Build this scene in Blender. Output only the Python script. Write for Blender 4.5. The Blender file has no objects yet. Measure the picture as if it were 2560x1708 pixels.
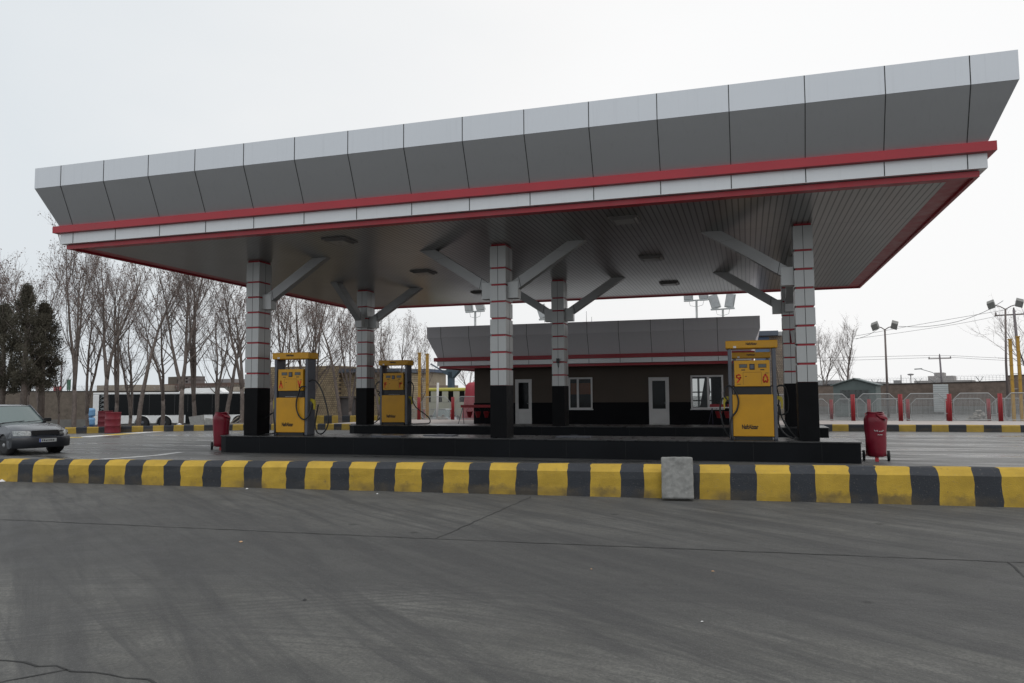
import bpy, bmesh, math, random
from mathutils import Vector, Matrix
import numpy as np
R=random.Random(7)
S=bpy.context.scene
COL=S.collection
EYE=1.6
# ------------------------------------------------ camera (solved from the canopy)
F=1907.94; PI_=0.0703295; YA=-0.2977828; RO=-0.0069783
_f=Vector((math.sin(YA)*math.cos(PI_),math.cos(YA)*math.cos(PI_),math.sin(PI_)))
_r0=Vector((math.cos(YA),-math.sin(YA),0)); _u0=_r0.cross(_f)
_r=math.cos(RO)*_r0+math.sin(RO)*_u0; _u=-math.sin(RO)*_r0+math.cos(RO)*_u0
CAM=Vector((0,0,EYE))
cd=bpy.data.cameras.new('camera'); cam=bpy.data.objects.new('camera',cd); COL.objects.link(cam)
cd.sensor_width=36; cd.lens=36*F/2560; cd.clip_end=2000; cd.clip_start=0.1
m=Matrix((_r,_u,-_f)).transposed().to_4x4(); m.translation=CAM; cam.matrix_world=m
S.camera=cam
def ray(u,v): return _f*F+_r*(u-1280)-_u*(v-854)
def at(u,v,fwd): return CAM+ray(u,v)*(fwd/F)          # real point at a chosen distance
def atY(u,v,Y): d=ray(u,v); return CAM+d*(Y/d.y)
def gx(u,Y): return atY(u,1000,Y).x
# ------------------------------------------------ helpers
def tag(o,label=None,cat=None,group=None,kind=None):
    if label: o['label']=label
    if cat: o['category']=cat
    if group: o['group']=group
    if kind: o['kind']=kind
    return o
def thing(name,label,cat,loc=(0,0,0),rz=0,group=None):
    o=bpy.data.objects.new(name,None); COL.objects.link(o); o.empty_display_size=.2
    o.location=loc; o.rotation_euler=(0,0,rz); return tag(o,label,cat,group)
def copy_tree(o,parent=None):
    c=o.copy(); COL.objects.link(c)
    if parent: c.parent=parent
    for ch in list(o.children): copy_tree(ch,c)
    return c
class MB:
    def __init__(s,off=(0,0,0)): s.v=[];s.f=[];s.m=[];s.sm=[];s.off=Vector(off)
    def add(s,vs,fs,mi=0,smooth=False):
        n=len(s.v); s.v+= [tuple(Vector(p)-s.off) for p in vs]
        for f in fs: s.f.append(tuple(i+n for i in f)); s.m.append(mi); s.sm.append(smooth)
        return s
    def box(s,x0,x1,y0,y1,z0,z1,mi=0):
        vs=[(x0,y0,z0),(x1,y0,z0),(x1,y1,z0),(x0,y1,z0),(x0,y0,z1),(x1,y0,z1),(x1,y1,z1),(x0,y1,z1)]
        return s.add(vs,[(0,3,2,1),(4,5,6,7),(0,1,5,4),(1,2,6,5),(2,3,7,6),(3,0,4,7)],mi)
    def obox(s,c,ax,ay,az,mi=0):  # oriented box: centre + half axis vectors
        c=Vector(c);ax=Vector(ax);ay=Vector(ay);az=Vector(az)
        vs=[c+ax*i+ay*j+az*k for k in(-1,1) for i,j in((-1,-1),(1,-1),(1,1),(-1,1))]
        return s.add(vs,[(0,3,2,1),(4,5,6,7),(0,1,5,4),(1,2,6,5),(2,3,7,6),(3,0,4,7)],mi)
    def tube(s,path,r,n=6,mi=0,cap=True,smooth=True):
        P=[Vector(p) for p in path]; k=len(P)
        rr=r if isinstance(r,(list,tuple)) else [r]*k
        vs=[];fs=[]; prev=None
        for i,p in enumerate(P):
            t=(P[min(i+1,k-1)]-P[max(i-1,0)])
            if t.length<1e-9: t=Vector((0,0,1))
            t.normalize()
            if prev is None:
                a=Vector((1,0,0)) if abs(t.x)<.9 else Vector((0,1,0)); a=(a-t*a.dot(t)).normalized()
            else: a=(prev-t*prev.dot(t)); a=a.normalized() if a.length>1e-6 else prev
            prev=a; b=t.cross(a)
            for j in range(n):
                an=2*math.pi*j/n; vs.append(p+(a*math.cos(an)+b*math.sin(an))*rr[i])
        for i in range(k-1):
            for j in range(n): fs.append((i*n+j,i*n+(j+1)%n,(i+1)*n+(j+1)%n,(i+1)*n+j))
        if cap: fs.append(tuple(range(n))[::-1]); fs.append(tuple(range((k-1)*n,k*n)))
        return s.add(vs,fs,mi,smooth)
    def lathe(s,prof,c=(0,0,0),axis='z',n=24,mi=0,cap=True,smooth=True,sy=1.0):
        vs=[];fs=[];k=len(prof); c=Vector(c)
        for r,h in prof:
            for j in range(n):
                a=2*math.pi*j/n; x=r*math.cos(a);y=r*math.sin(a)*sy
                vs.append(c+(Vector((x,y,h)) if axis=='z' else Vector((x,h,y)) if axis=='y' else Vector((h,x,y))))
        for i in range(k-1):
            for j in range(n): fs.append((i*n+j,i*n+(j+1)%n,(i+1)*n+(j+1)%n,(i+1)*n+j))
        if cap: fs.append(tuple(range(n))[::-1]); fs.append(tuple(range((k-1)*n,k*n)))
        return s.add(vs,fs,mi,smooth)
    def prism(s,poly,y0,y1,mi=0,plane='xz'):
        n=len(poly); g=(lambda a,b,c:(a,c,b)) if plane=='xz' else (lambda a,b,c:(a,b,c)) if plane=='xy' else (lambda a,b,c:(c,a,b))
        vs=[g(a,b,y0) for a,b in poly]+[g(a,b,y1) for a,b in poly]
        fs=[tuple(range(n)),tuple(range(2*n-1,n-1,-1))]+[(i,i+n,(i+1)%n+n,(i+1)%n) for i in range(n)]
        return s.add(vs,fs,mi)
    def build(s,name,mats,parent=None,bevel=0,fix=True,label=None):
        me=bpy.data.meshes.new(name); me.from_pydata(s.v,[],s.f)
        if not isinstance(mats,(list,tuple)): mats=[mats]
        for mt in mats: me.materials.append(mt)
        me.polygons.foreach_set('material_index',s.m); me.polygons.foreach_set('use_smooth',s.sm)
        if fix and len(s.f)<6000:
            bm=bmesh.new(); bm.from_mesh(me); bmesh.ops.recalc_face_normals(bm,faces=bm.faces); bm.to_mesh(me); bm.free()
        me.update(); o=bpy.data.objects.new(name,me); COL.objects.link(o)
        if parent: o.parent=parent
        if bevel:
            b=o.modifiers.new('bevel','BEVEL'); b.width=bevel; b.segments=2; b.limit_method='ANGLE'; b.angle_limit=math.radians(40)
        if label: o['label']=label
        return o
def struct(o): return tag(o,kind='structure')
# ------------------------------------------------ materials
def newmat(name):
    mt=bpy.data.materials.new(name); mt.use_nodes=True; nt=mt.node_tree
    return mt,nt,nt.nodes['Principled BSDF']
def N(nt,t,**k):
    n=nt.nodes.new(t)
    for a,b in k.items():
        if a.startswith('i_'): n.inputs[a[2:].replace('_',' ')].default_value=b
        else: setattr(n,a,b)
    return n
def noise(nt,scale,detail=4,mapping=None,rough=.55,coord='Object',dist=0):
    tc=N(nt,'ShaderNodeTexCoord'); mp=N(nt,'ShaderNodeMapping')
    if mapping:
        mp.inputs['Scale'].default_value=mapping.get('s',(1,1,1)); mp.inputs['Rotation'].default_value=mapping.get('r',(0,0,0)); mp.inputs['Location'].default_value=mapping.get('l',(0,0,0))
    if mapping and 'r0' in mapping:
        m0=N(nt,'ShaderNodeMapping'); m0.inputs['Rotation'].default_value=(0,0,mapping['r0']); nt.links.new(tc.outputs[coord],m0.inputs[0]); nt.links.new(m0.outputs[0],mp.inputs[0])
    else: nt.links.new(tc.outputs[coord],mp.inputs[0])
    n=N(nt,'ShaderNodeTexNoise'); n.inputs['Scale'].default_value=scale; n.inputs['Detail'].default_value=detail; n.inputs['Roughness'].default_value=rough; n.inputs['Distortion'].default_value=dist
    nt.links.new(mp.outputs[0],n.inputs[0]); return n.outputs['Fac']
def ramp(nt,src,stops):
    r=N(nt,'ShaderNodeValToRGB'); e=r.color_ramp.elements
    while len(e)<len(stops): e.new(.5)
    for q,(p,c) in zip(e,stops):
        q.position=p; q.color=(c,c,c,1) if isinstance(c,(int,float)) else (*c,1)
    nt.links.new(src,r.inputs[0]); return r.outputs[0]
def mixc(nt,fac,a,b,mode='MIX'):
    x=N(nt,'ShaderNodeMix',data_type='RGBA',blend_type=mode)
    for s_,v in ((x.inputs[0],fac),(x.inputs[6],a),(x.inputs[7],b)):
        if isinstance(v,(int,float)): s_.default_value=v
        elif isinstance(v,tuple): s_.default_value=(*v,1) if len(v)==3 else v
        else: nt.links.new(v,s_)
    return x.outputs[2]
def bump(nt,src,bs,strength=.3,dist=.01):
    b=N(nt,'ShaderNodeBump'); b.inputs['Strength'].default_value=strength; b.inputs['Distance'].default_value=dist
    nt.links.new(src,b.inputs['Height']); nt.links.new(b.outputs[0],bs.inputs['Normal'])
MATS={}
def M(name,c,rough=.6,metal=0,var=.12,scale=3,bs=0,bscale=60,dirt=0,spec=None,map_=None):
    if name in MATS: return MATS[name]
    mt,nt,b=newmat(name)
    n1=noise(nt,scale,5,map_)
    lo=tuple(x*(1-var) for x in c); hi=tuple(min(1,x*(1+var)) for x in c)
    col=ramp(nt,n1,[(.3,lo),(.7,hi)])
    if dirt:
        n2=noise(nt,scale*.7,6,{'l':(5,3,1)},rough=.7); fac=ramp(nt,n2,[(.5,0),(.75,dirt)])
        col=mixc(nt,fac,col,tuple(x*.35+.02 for x in c))
    nt.links.new(col,b.inputs['Base Color']); b.inputs['Roughness'].default_value=rough; b.inputs['Metallic'].default_value=metal
    if spec is not None: b.inputs['Specular IOR Level'].default_value=spec
    rr=ramp(nt,noise(nt,scale*2,4,map_),[(.3,max(0,rough-.08)),(.7,min(1,rough+.08))]); nt.links.new(rr,b.inputs['Roughness'])
    if bs: bump(nt,noise(nt,bscale,4),b,bs,.006)
    MATS[name]=mt; return mt
def panelmat(name,c,rough,metal):
    mt,nt,b=newmat(name); st=noise(nt,1,4,{'s':(14,14,.5)},rough=.7); big=noise(nt,.35,3)
    col=mixc(nt,ramp(nt,st,[(.55,0),(.78,.16)]),c,tuple(x*.55 for x in c)); col=mixc(nt,ramp(nt,big,[(.35,0),(.65,.10)]),col,tuple(x*.85 for x in c))
    fine=noise(nt,220,2); col=mixc(nt,ramp(nt,fine,[(.3,.07),(.7,0)]),col,tuple(x*.7 for x in c))
    nt.links.new(col,b.inputs['Base Color']); b.inputs['Metallic'].default_value=metal; b.inputs['Roughness'].default_value=rough
    bump(nt,noise(nt,1.1,2,{'s':(1,1,1.6)}),b,.10,.05)
    return mt
silver=panelmat('silver_panel',(.57,.58,.60),.30,.88)
shop_silver_lightened=panelmat('silver_panel_lightened',(.72,.70,.73),.5,.1)  # silver panel copy, colour lightened to offset the shade under the canopy
silver_slope=silver
band_white=panelmat('band_panel',(.68,.69,.70),.38,.35)
brace_m=M('brace_panel',(.36,.36,.36),.42,.35,.06,2)
seam=M('dark_seam',(.03,.03,.03),.7)
column_clad=panelmat('column_cladding',(.50,.505,.50),.4,.35)
red=M('red_trim',(.38,.022,.034),.4,.0,.08,1.5)
redpost=M('red_post_paint',(.30,.018,.024),.45,0,.12,4,dirt=.3)
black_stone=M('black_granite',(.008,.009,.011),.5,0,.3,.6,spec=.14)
black_base=M('black_column_stone',(.005,.005,.006),.45,0,.3,3,spec=.12)
yellow=M('pump_yellow',(.66,.325,.008),.4,0,.05,3,dirt=.14)
yellow2=M('post_yellow',(.46,.26,.035),.5,0,.12,3,dirt=.4)
grey_metal=M('grey_post_metal',(.115,.12,.14),.4,.4,.08,3)
dark=M('dark_plastic',(.012,.012,.014),.45)
rubber=M('black_rubber',(.014,.014,.015),.6)
hose_m=M('hose_rubber',(.012,.012,.013),.4)
white_pvc=M('white_pvc',(.62,.62,.62),.4,0,.05,2,dirt=.2)
white=M('white_paint',(.75,.75,.75),.5,0,.05)
concrete=M('grey_concrete',(.32,.32,.31),.9,0,.15,9,.5,70,dirt=.3)
plat_m=M('platform_concrete',(.42,.38,.36),.9,0,.10,1.5,.2,60,dirt=.15)
def kerbmat(name,c):
    mt,nt,b=newmat(name); tc=N(nt,'ShaderNodeTexCoord'); sp=N(nt,'ShaderNodeSeparateXYZ'); nt.links.new(tc.outputs['Object'],sp.inputs[0])
    n1=noise(nt,3,6,rough=.65); n2=noise(nt,14,6,{'l':(3,1,0)},rough=.7); n3=noise(nt,70,3)
    col=ramp(nt,n1,[(.3,tuple(x*.8 for x in c)),(.7,tuple(x*1.12 for x in c))])
    col=mixc(nt,ramp(nt,n2,[(.62,0),(.72,.55)]),col,(.10,.09,.075))           # scuffs
    col=mixc(nt,ramp(nt,n3,[(.66,0),(.72,.8)]),col,(.24,.22,.19))             # chips to bare concrete
    h=N(nt,'ShaderNodeMath',operation='MULTIPLY_ADD'); nt.links.new(n2,h.inputs[0]); h.inputs[1].default_value=-.22; nt.links.new(sp.outputs[2],h.inputs[2])
    gm=N(nt,'ShaderNodeMath',operation='MULTIPLY'); nt.links.new(ramp(nt,h.outputs[0],[(0.0,1),(.07,0)]),gm.inputs[0]); nt.links.new(ramp(nt,noise(nt,1.7,4,{'l':(7,2,0)}),[(.42,0.05),(.62,.75)]),gm.inputs[1])
    col=mixc(nt,gm.outputs[0],col,(.085,.068,.045))  # splashed road dirt at the foot
    nt.links.new(col,b.inputs['Base Color']); b.inputs['Roughness'].default_value=.78; bump(nt,n3,b,.6,.008); return mt
kyellow=kerbmat('kerb_yellow',(.50,.325,.038)); kblack=kerbmat('kerb_black',(.028,.032,.040))
kyellow_far=M('kerb_yellow_far',(.40,.27,.05),.8,0,.14,4,.3,60,dirt=.35)
galv=M('galvanised',(.36,.37,.37),.5,.5,.08,5)
bark=M('bark',(.17,.14,.125),.9,0,.3,8,.6,30)
twig=M('twig',(.24,.20,.185),.9,0,.3,8)
leafm=M('dead_leaves',(.17,.115,.10),.9,0,.35,3)
conif=M('conifer_foliage',(.085,.077,.056),.85,0,.45,1.6)
screen=M('screen',(.10,.12,.12),.25,0,.1,6)
number_red=M('number_red',(.72,.045,.01),.5)
lettering=M('black_lettering',(.02,.012,.008),.5)
wire_m=M('cable',(.06,.06,.065),.7)
def glassmat(name,tint=(.02,.025,.03),tr=.45,rough=.03):
    mt,nt,b=newmat(name); b.inputs['Base Color'].default_value=(*tint,1); b.inputs['Roughness'].default_value=rough
    n=ramp(nt,noise(nt,2,3),[(.3,rough),(.7,rough+.06)]); nt.links.new(n,b.inputs['Roughness'])
    if tr:
        t=N(nt,'ShaderNodeBsdfTransparent'); t.inputs[0].default_value=(.8,.82,.82,1); mx=N(nt,'ShaderNodeMixShader'); mx.inputs[0].default_value=tr
        nt.links.new(b.outputs[0],mx.inputs[1]); nt.links.new(t.outputs[0],mx.inputs[2]); nt.links.new(mx.outputs[0],nt.nodes['Material Output'].inputs[0])
    return mt
glass=glassmat('window_glass',(.02,.025,.03),.78); bus_glass=glassmat('bus_glass',(.004,.005,.006),0,.22); bus_glass.node_tree.nodes['Principled BSDF'].inputs['Specular IOR Level'].default_value=.22; car_glass=glassmat('car_glass',(.17,.22,.22),0,.08)  # car glass base colour paled to carry the sky's sheen
def soffit_mat(name,c,period=.13):
    mt,nt,b=newmat(name); tc=N(nt,'ShaderNodeTexCoord'); sp=N(nt,'ShaderNodeSeparateXYZ'); nt.links.new(tc.outputs['Object'],sp.inputs[0])
    md=N(nt,'ShaderNodeMath',operation='PINGPONG'); nt.links.new(sp.outputs[0],md.inputs[0]); md.inputs[1].default_value=period/2
    fac=ramp(nt,md.outputs[0],[(.0,1),(.012,1),(.018,0)])
    # every 4.5 m across: panel joint
    my=N(nt,'ShaderNodeMath',operation='PINGPONG'); nt.links.new(sp.outputs[1],my.inputs[0]); my.inputs[1].default_value=2.15
    fy=ramp(nt,my.outputs[0],[(0,.8),(.008,.8),(.012,0)])
    base=ramp(nt,noise(nt,.8,4),[(.3,tuple(x*.9 for x in c)),(.7,tuple(x*1.1 for x in c))])
    # slat to slat tone changes
    sn=noise(nt,1,0,{'s':(1/period*.9,.05,1)}); base=mixc(nt,ramp(nt,sn,[(.3,.0),(.7,.22)]),base,tuple(x*.6 for x in c))
    mx=N(nt,'ShaderNodeMath',operation='MAXIMUM'); nt.links.new(fac,mx.inputs[0]); nt.links.new(fy,mx.inputs[1])
    nt.links.new(mixc(nt,mx.outputs[0],base,(.012,.011,.01)),b.inputs['Base Color'])
    b.inputs['Metallic'].default_value=.55; b.inputs['Roughness'].default_value=.28
    bump(nt,mx.outputs[0],b,-.4,.01)
    return mt
soffit_m=soffit_mat('soffit_slats',(.255,.248,.242))
def brick_mat(name,c1,c2,mortar,scale=4.0,bw=.5,rh=.25):
    mt,nt,b=newmat(name); tc=N(nt,'ShaderNodeTexCoord'); mp=N(nt,'ShaderNodeMapping'); mp.inputs['Rotation'].default_value=(math.radians(90),0,0)
    nt.links.new(tc.outputs['Object'],mp.inputs[0]); br=N(nt,'ShaderNodeTexBrick'); nt.links.new(mp.outputs[0],br.inputs[0])
    br.inputs['Color1'].default_value=(*c1,1); br.inputs['Color2'].default_value=(*c2,1); br.inputs['Mortar'].default_value=(*mortar,1)
    br.inputs['Scale'].default_value=scale; br.inputs['Mortar Size'].default_value=.03; br.inputs['Brick Width'].default_value=bw; br.inputs['Row Height'].default_value=rh
    n=ramp(nt,noise(nt,3,5),[(.3,.65),(.7,1.0)])
    nt.links.new(mixc(nt,1.0,br.outputs[0],n,'MULTIPLY'),b.inputs['Base Color']); b.inputs['Roughness'].default_value=.9
    return mt
ybrick=brick_mat('yellow_brick',(.50,.40,.25),(.36,.28,.18),(.13,.10,.08),2.6,.35,.36)
wallbrick=brick_mat('wall_brick',(.20,.165,.13),(.16,.13,.105),(.14,.115,.095),6)
wallbrick_r=brick_mat('wall_brick_right',(.22,.165,.135),(.18,.135,.11),(.15,.12,.10),6)
# ------------------------------------------------ asphalt and concrete ground
def ground_mat(name,kind):
    mt,nt,b=newmat(name)
    big=noise(nt,.25,5,{'s':(.5,1,1)}); mid=noise(nt,1.6,6); fine=noise(nt,45,3); fine2=noise(nt,160,2)
    strk=noise(nt,.6,7,{'s':(.22,1.4,1),'r':(0,0,math.radians(5))},rough=.70,dist=.9)
    if kind=='asphalt':
        col=ramp(nt,big,[(.3,(.16,.16,.157)),(.7,(.22,.22,.214))])
        col=mixc(nt,ramp(nt,strk,[(.42,0),(.60,.7)]),col,(.075,.075,.074))
        rough=ramp(nt,strk,[(.35,.70),(.5,.45),(.60,.16)])
    else:
        col=ramp(nt,noise(nt,.42,6,rough=.6),[(.3,(.092,.091,.083)),(.7,(.185,.183,.170))])
        tcy=N(nt,'ShaderNodeTexCoord'); spy=N(nt,'ShaderNodeSeparateXYZ'); nt.links.new(tcy.outputs['Object'],spy.inputs[0])
        la=N(nt,'ShaderNodeMath',operation='MULTIPLY_ADD'); nt.links.new(noise(nt,.45,5,{'s':(.4,1,1)},dist=.6),la.inputs[0]); la.inputs[1].default_value=4.2; nt.links.new(spy.outputs[1],la.inputs[2])
        dv=N(nt,'ShaderNodeMath',operation='DIVIDE'); nt.links.new(la.outputs[0],dv.inputs[0]); dv.inputs[1].default_value=20
        col=mixc(nt,ramp(nt,dv.outputs[0],[(.36,0),(.42,.80),(.52,.70),(.60,.15),(.66,.35),(.74,0)]),col,(.058,.058,.059))   # lane blackened by traffic
        col=mixc(nt,ramp(nt,noise(nt,2.2,7,rough=.68),[(.36,.5),(.60,0)]),col,(.066,.066,.063))
        col=mixc(nt,ramp(nt,strk,[(.48,0),(.64,.4)]),col,(.055,.055,.055))
        dg=noise(nt,1.0,7,{'r0':math.radians(40),'s':(.22,2.6,1)},rough=.68,dist=.5); dg2=noise(nt,2.2,6,{'r0':math.radians(33),'s':(.12,4,1),'l':(4,9,0)},rough=.6)
        col=mixc(nt,ramp(nt,dg,[(.46,0),(.60,.80)]),col,(.050,.050,.051)); col=mixc(nt,ramp(nt,dg2,[(.53,0),(.64,.65)]),col,(.052,.052,.053))
        # curved tyre scrubs swinging in from the right
        for (cx,cy,R0,W,lo,hi,seed) in ((-3.2,-1.2,6.9,.9,math.pi*.15,math.pi*.62,1),(-2.4,-.6,5.2,.5,0,0,2),(1.5,-3,9.6,.7,0,0,3)):
            tc=N(nt,'ShaderNodeTexCoord'); sb=N(nt,'ShaderNodeVectorMath',operation='SUBTRACT'); sb.inputs[1].default_value=(cx,cy,0)
            nt.links.new(tc.outputs['Object'],sb.inputs[0]); ln=N(nt,'ShaderNodeVectorMath',operation='LENGTH'); nt.links.new(sb.outputs[0],ln.inputs[0])
            d=N(nt,'ShaderNodeMath',operation='SUBTRACT'); nt.links.new(ln.outputs['Value'],d.inputs[0]); d.inputs[1].default_value=R0
            wv=N(nt,'ShaderNodeMath',operation='ABSOLUTE'); nt.links.new(d.outputs[0],wv.inputs[0])
            band=ramp(nt,wv.outputs[0],[(0,1),(W*.4,.8),(W,0)])
            tex=N(nt,'ShaderNodeTexNoise'); cb=N(nt,'ShaderNodeCombineXYZ'); 
            ms=N(nt,'ShaderNodeMath',operation='MULTIPLY'); nt.links.new(ln.outputs['Value'],ms.inputs[0]); ms.inputs[1].default_value=21
            nt.links.new(ms.outputs[0],cb.inputs[0]); sp=N(nt,'ShaderNodeSeparateXYZ'); nt.links.new(sb.outputs[0],sp.inputs[0])
            m2=N(nt,'ShaderNodeMath',operation='MULTIPLY'); nt.links.new(sp.outputs[0],m2.inputs[0]); m2.inputs[1].default_value=.35; nt.links.new(m2.outputs[0],cb.inputs[1])
            cb.inputs[2].default_value=seed*3.1; nt.links.new(cb.outputs[0],tex.inputs[0]); tex.inputs['Scale'].default_value=1; tex.inputs['Detail'].default_value=3
            tr=ramp(nt,tex.outputs['Fac'],[(.47,0),(.62,.50)])
            mm=N(nt,'ShaderNodeMath',operation='MULTIPLY'); nt.links.new(band,mm.inputs[0]); nt.links.new(tr,mm.inputs[1])
            col=mixc(nt,mm.outputs[0],col,(.045,.045,.047))
        # dark oil spots and pale dust specks
        vor=N(nt,'ShaderNodeTexVoronoi'); vor.inputs['Scale'].default_value=.9; tc=N(nt,'ShaderNodeTexCoord'); nt.links.new(tc.outputs['Object'],vor.inputs[0])
        col=mixc(nt,ramp(nt,vor.outputs['Distance'],[(.03,.8),(.06,0)]),col,(.02,.02,.02))
        rough=ramp(nt,mid,[(.3,.62),(.7,.85)])
    col=mixc(nt,ramp(nt,fine,[(.36,.65),(.56,0)]),col,(.065,.065,.063))
    col=mixc(nt,ramp(nt,fine2,[(.60,0),(.70,.40)]),col,(.26,.26,.25))
    mot=noise(nt,11,6,rough=.75); col=mixc(nt,ramp(nt,mot,[(.30,.45),(.50,0)]),col,(.05,.05,.049))
    nt.links.new(col,b.inputs['Base Color']); nt.links.new(rough,b.inputs['Roughness'])
    bump(nt,fine,b,.5,.010); b.inputs['Specular IOR Level'].default_value=.35
    return mt
asphalt=ground_mat('asphalt','asphalt'); apron_m=ground_mat('worn_concrete','concrete')
def sstep(a,b,x):
    t=max(0,min(1,(x-a)/(b-a))); return t*t*(3-2*t)
def gz(x,y): return -.85*sstep(37.5,48,-.293*x+.954*y)*(1-sstep(-18,-6,x))-.03*sstep(40,44,y)
xs=sorted(set([-600,-300,-150,-90]+list(range(-70,41,2))+[60,100,200,400,600])); ys=sorted(set([-60,-20,0,10,20,28]+list(range(30,70,2))+[80,100,150,250,500,900]))
g=MB(); vs=[(x,y,gz(x,y)) for y in ys for x in xs]; nx=len(xs)
g.add(vs,[(j*nx+i,j*nx+i+1,(j+1)*nx+i+1,(j+1)*nx+i) for j in range(len(ys)-1) for i in range(nx-1)],0,True)
struct(g.build('ground',asphalt))
def kerbY(x): return 11.38+(x+13.9)*(12.27-11.38)/(3.61+13.9)
g=MB(); g.add([(-60,-8,.004),(30,-8,.004),(30,kerbY(30)+.1,.004),(-60,kerbY(-60)+.1,.004)],[(0,1,2,3)])
struct(g.build('concrete_road',apron_m))
def crack(pts,w,name,z=.008,jit=.012,mt=None):
    b=MB(); P=[]
    for a,c in zip(pts[:-1],pts[1:]):
        n=max(2,int((Vector(c)-Vector(a)).length/.12))
        for i in range(n): P.append(Vector(a).lerp(Vector(c),i/n)+Vector((R.uniform(-jit,jit),R.uniform(-jit,jit))))
    P.append(Vector(pts[-1])); vs=[]
    for i,p in enumerate(P):
        t=(P[min(i+1,len(P)-1)]-P[max(0,i-1)]).normalized(); n=Vector((-t.y,t.x)); ww=w*R.uniform(.5,1.2)/2
        vs+=[(*(p+n*ww),z),(*(p-n*ww),z)]
    b.add(vs,[(2*i,2*i+1,2*i+3,2*i+2) for i in range(len(P)-1)])
    return struct(b.build(name,mt or seam,fix=False))
jm=M('joint_dark',(.034,.034,.034),.9)
crack([(-13,7.62),(-9.51,7.8),(-3.37,8.02),(2.32,8.34),(8,8.6)],.022,'pavement_joint',mt=jm)
crack([(-3.29,11.7),(-3.37,8.02)],.020,'pavement_joint',mt=jm)
crack([(2.3,8.34),(2.24,7.6),(2.2,5)],.024,'pavement_joint',mt=jm)
crack([(-6.5,3.6),(-4.39,3.64),(-3.7,3.66),(-3.28,3.66),(-2.6,3.3)],.016,'pavement_joint',jit=.03,mt=jm)
crack([(-3.9,3.62),(-4.2,3.2),(-4.3,2.6)],.016,'pavement_joint',jit=.03,mt=jm)
# ------------------------------------------------ kerbs
def kerb(name,path,prof,yl,bl,start,mats,label=None,jit=.010,hs=None):
    # path: list of (x,y); prof: list of (d,z) across, d away from the road; stripes by arc length
    P=[Vector(p) for p in path]; L=[0]
    for a,c in zip(P[:-1],P[1:]): L.append(L[-1]+(c-a).length)
    def pos(s):
        for i in range(len(P)-1):
            if s<=L[i+1] or i==len(P)-2:
                t=(s-L[i])/(L[i+1]-L[i]); d=(P[i+1]-P[i]).normalized(); return P[i].lerp(P[i+1],t),Vector((-d.y,d.x))
    cuts=[]; s=start; mi=0
    seq=[]
    while s<L[-1]:
        w=(yl if mi==0 else bl)*R.uniform(.95,1.05); a=max(s,0); e=min(s+w,L[-1])
        if e>a: seq.append((a,e,mi))
        s+=w; mi=1-mi
    b=MB(); bounds=[seq[0][0]]+[q[1] for q in seq]; n=len(prof); rows=[]
    for k,s in enumerate(bounds):
        p,nv=pos(s); row=[]
        td=Vector((nv.y,-nv.x)); hh=hs(s/L[-1]) if hs else 1
        for j,(d,z) in enumerate(prof):
            q=p+nv*(d+(R.uniform(-jit,jit)*.5 if z>.05 else 0))+td*(R.uniform(-jit,jit)*1.2); row.append((q.x,q.y,z*hh+(R.uniform(-jit,jit)*.5 if z>.05 else 0)))
        rows.append(row)
    for k,(a,e,mi) in enumerate(seq):
        # 3 sub-rows so painted edges wander
        vs=rows[k]+rows[k+1]
        b.add(vs,[(i,i+1,n+i+1,n+i) for i in range(n-1)],mi)
    b.add(rows[0],[tuple(range(n))],seq[0][2]); b.add(rows[-1],[tuple(range(n))],seq[-1][2])
    o=b.build(name,mats); return struct(o)
x0,x1=-20,11
prof=[(0,-.02),(0,.06),(.003,.16),(.006,.26),(.012,.355),(.055,.395),(.10,.43),(.125,.445),(.29,.445),(.31,.40),(.31,-.02)]
kerb('kerb',[(x0,kerbY(x0)),(x1,kerbY(x1))],prof,.46,.365,6.07-.825*8,[kyellow,kblack],hs=lambda t:.85+.46*t)
# far kerb: curves round from the left verge, past the shop, to the right
KL=[(-40,18.5),(-34,23.6),(-31,26.2),(-28.6,28.2),(-26.4,30.1),(-24,31.6),(-22,32.5),(-20,33.0),(-17,33.1),(-14.5,32.6),(-12.5,31.9)]
KR=[(-12.5,31.9),(-11,31.5),(.2,31.5),(1.2,32.0),(1.9,33.6),(2.6,34.5),(3.4,34.85),(40,34.85)]
prof2=[(0,-.02),(.0,.24),(.03,.28),(.28,.28),(.28,-.02)]
kerb('kerb',KL,prof2,.47,.43,0.1,[kyellow_far,kblack])
kerb('kerb',KR,prof2,.63,.62,.25,[kyellow_far,kblack])
g=MB(); poly=[(-12.4,32.2)]+[(x,y+.28) for x,y in KR[1:]]+[(40,40.0),(-19.2,40.0),(-19.6,33.3),(-17,33.38),(-14.4,32.88)]
poly=[(x,y) for x,y in poly]
n=len(poly); g.add([(x,y,.276) for x,y in poly]+[(x,y,-.9) for x,y in poly],[tuple(range(n))]+[(i,(i+1)%n,(i+1)%n+n,i+n) for i in range(n)])
struct(g.build('pavement',plat_m))
# planted verge behind the left kerb
soil=M('verge_soil',(.13,.115,.095),.95,0,.3,2,.6,25)
g=MB(); vp=[(x-.12*0,y+.2) for x,y in KL[:8]]+[(-20.2,36),(-30,34.5),(-40,29.5),(-52,20)]
n=len(vp); g.add([(x,y,.14 if q<8 else -.10) for q,(x,y) in enumerate(vp)]+[(x,y,-.9) for x,y in vp],[tuple(range(n))]+[(i,(i+1)%n,(i+1)%n+n,i+n) for i in range(n)])
struct(g.build('verge',soil))
# upper kerb near the brick building
kerb('kerb',[(gx(700,41),41.0),(gx(985,41),41.0)],[(0,-1),(0,.42),(.03,.45),(.22,.45),(.22,-1)],.62,.58,.1,[kyellow_far,kblack])
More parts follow.
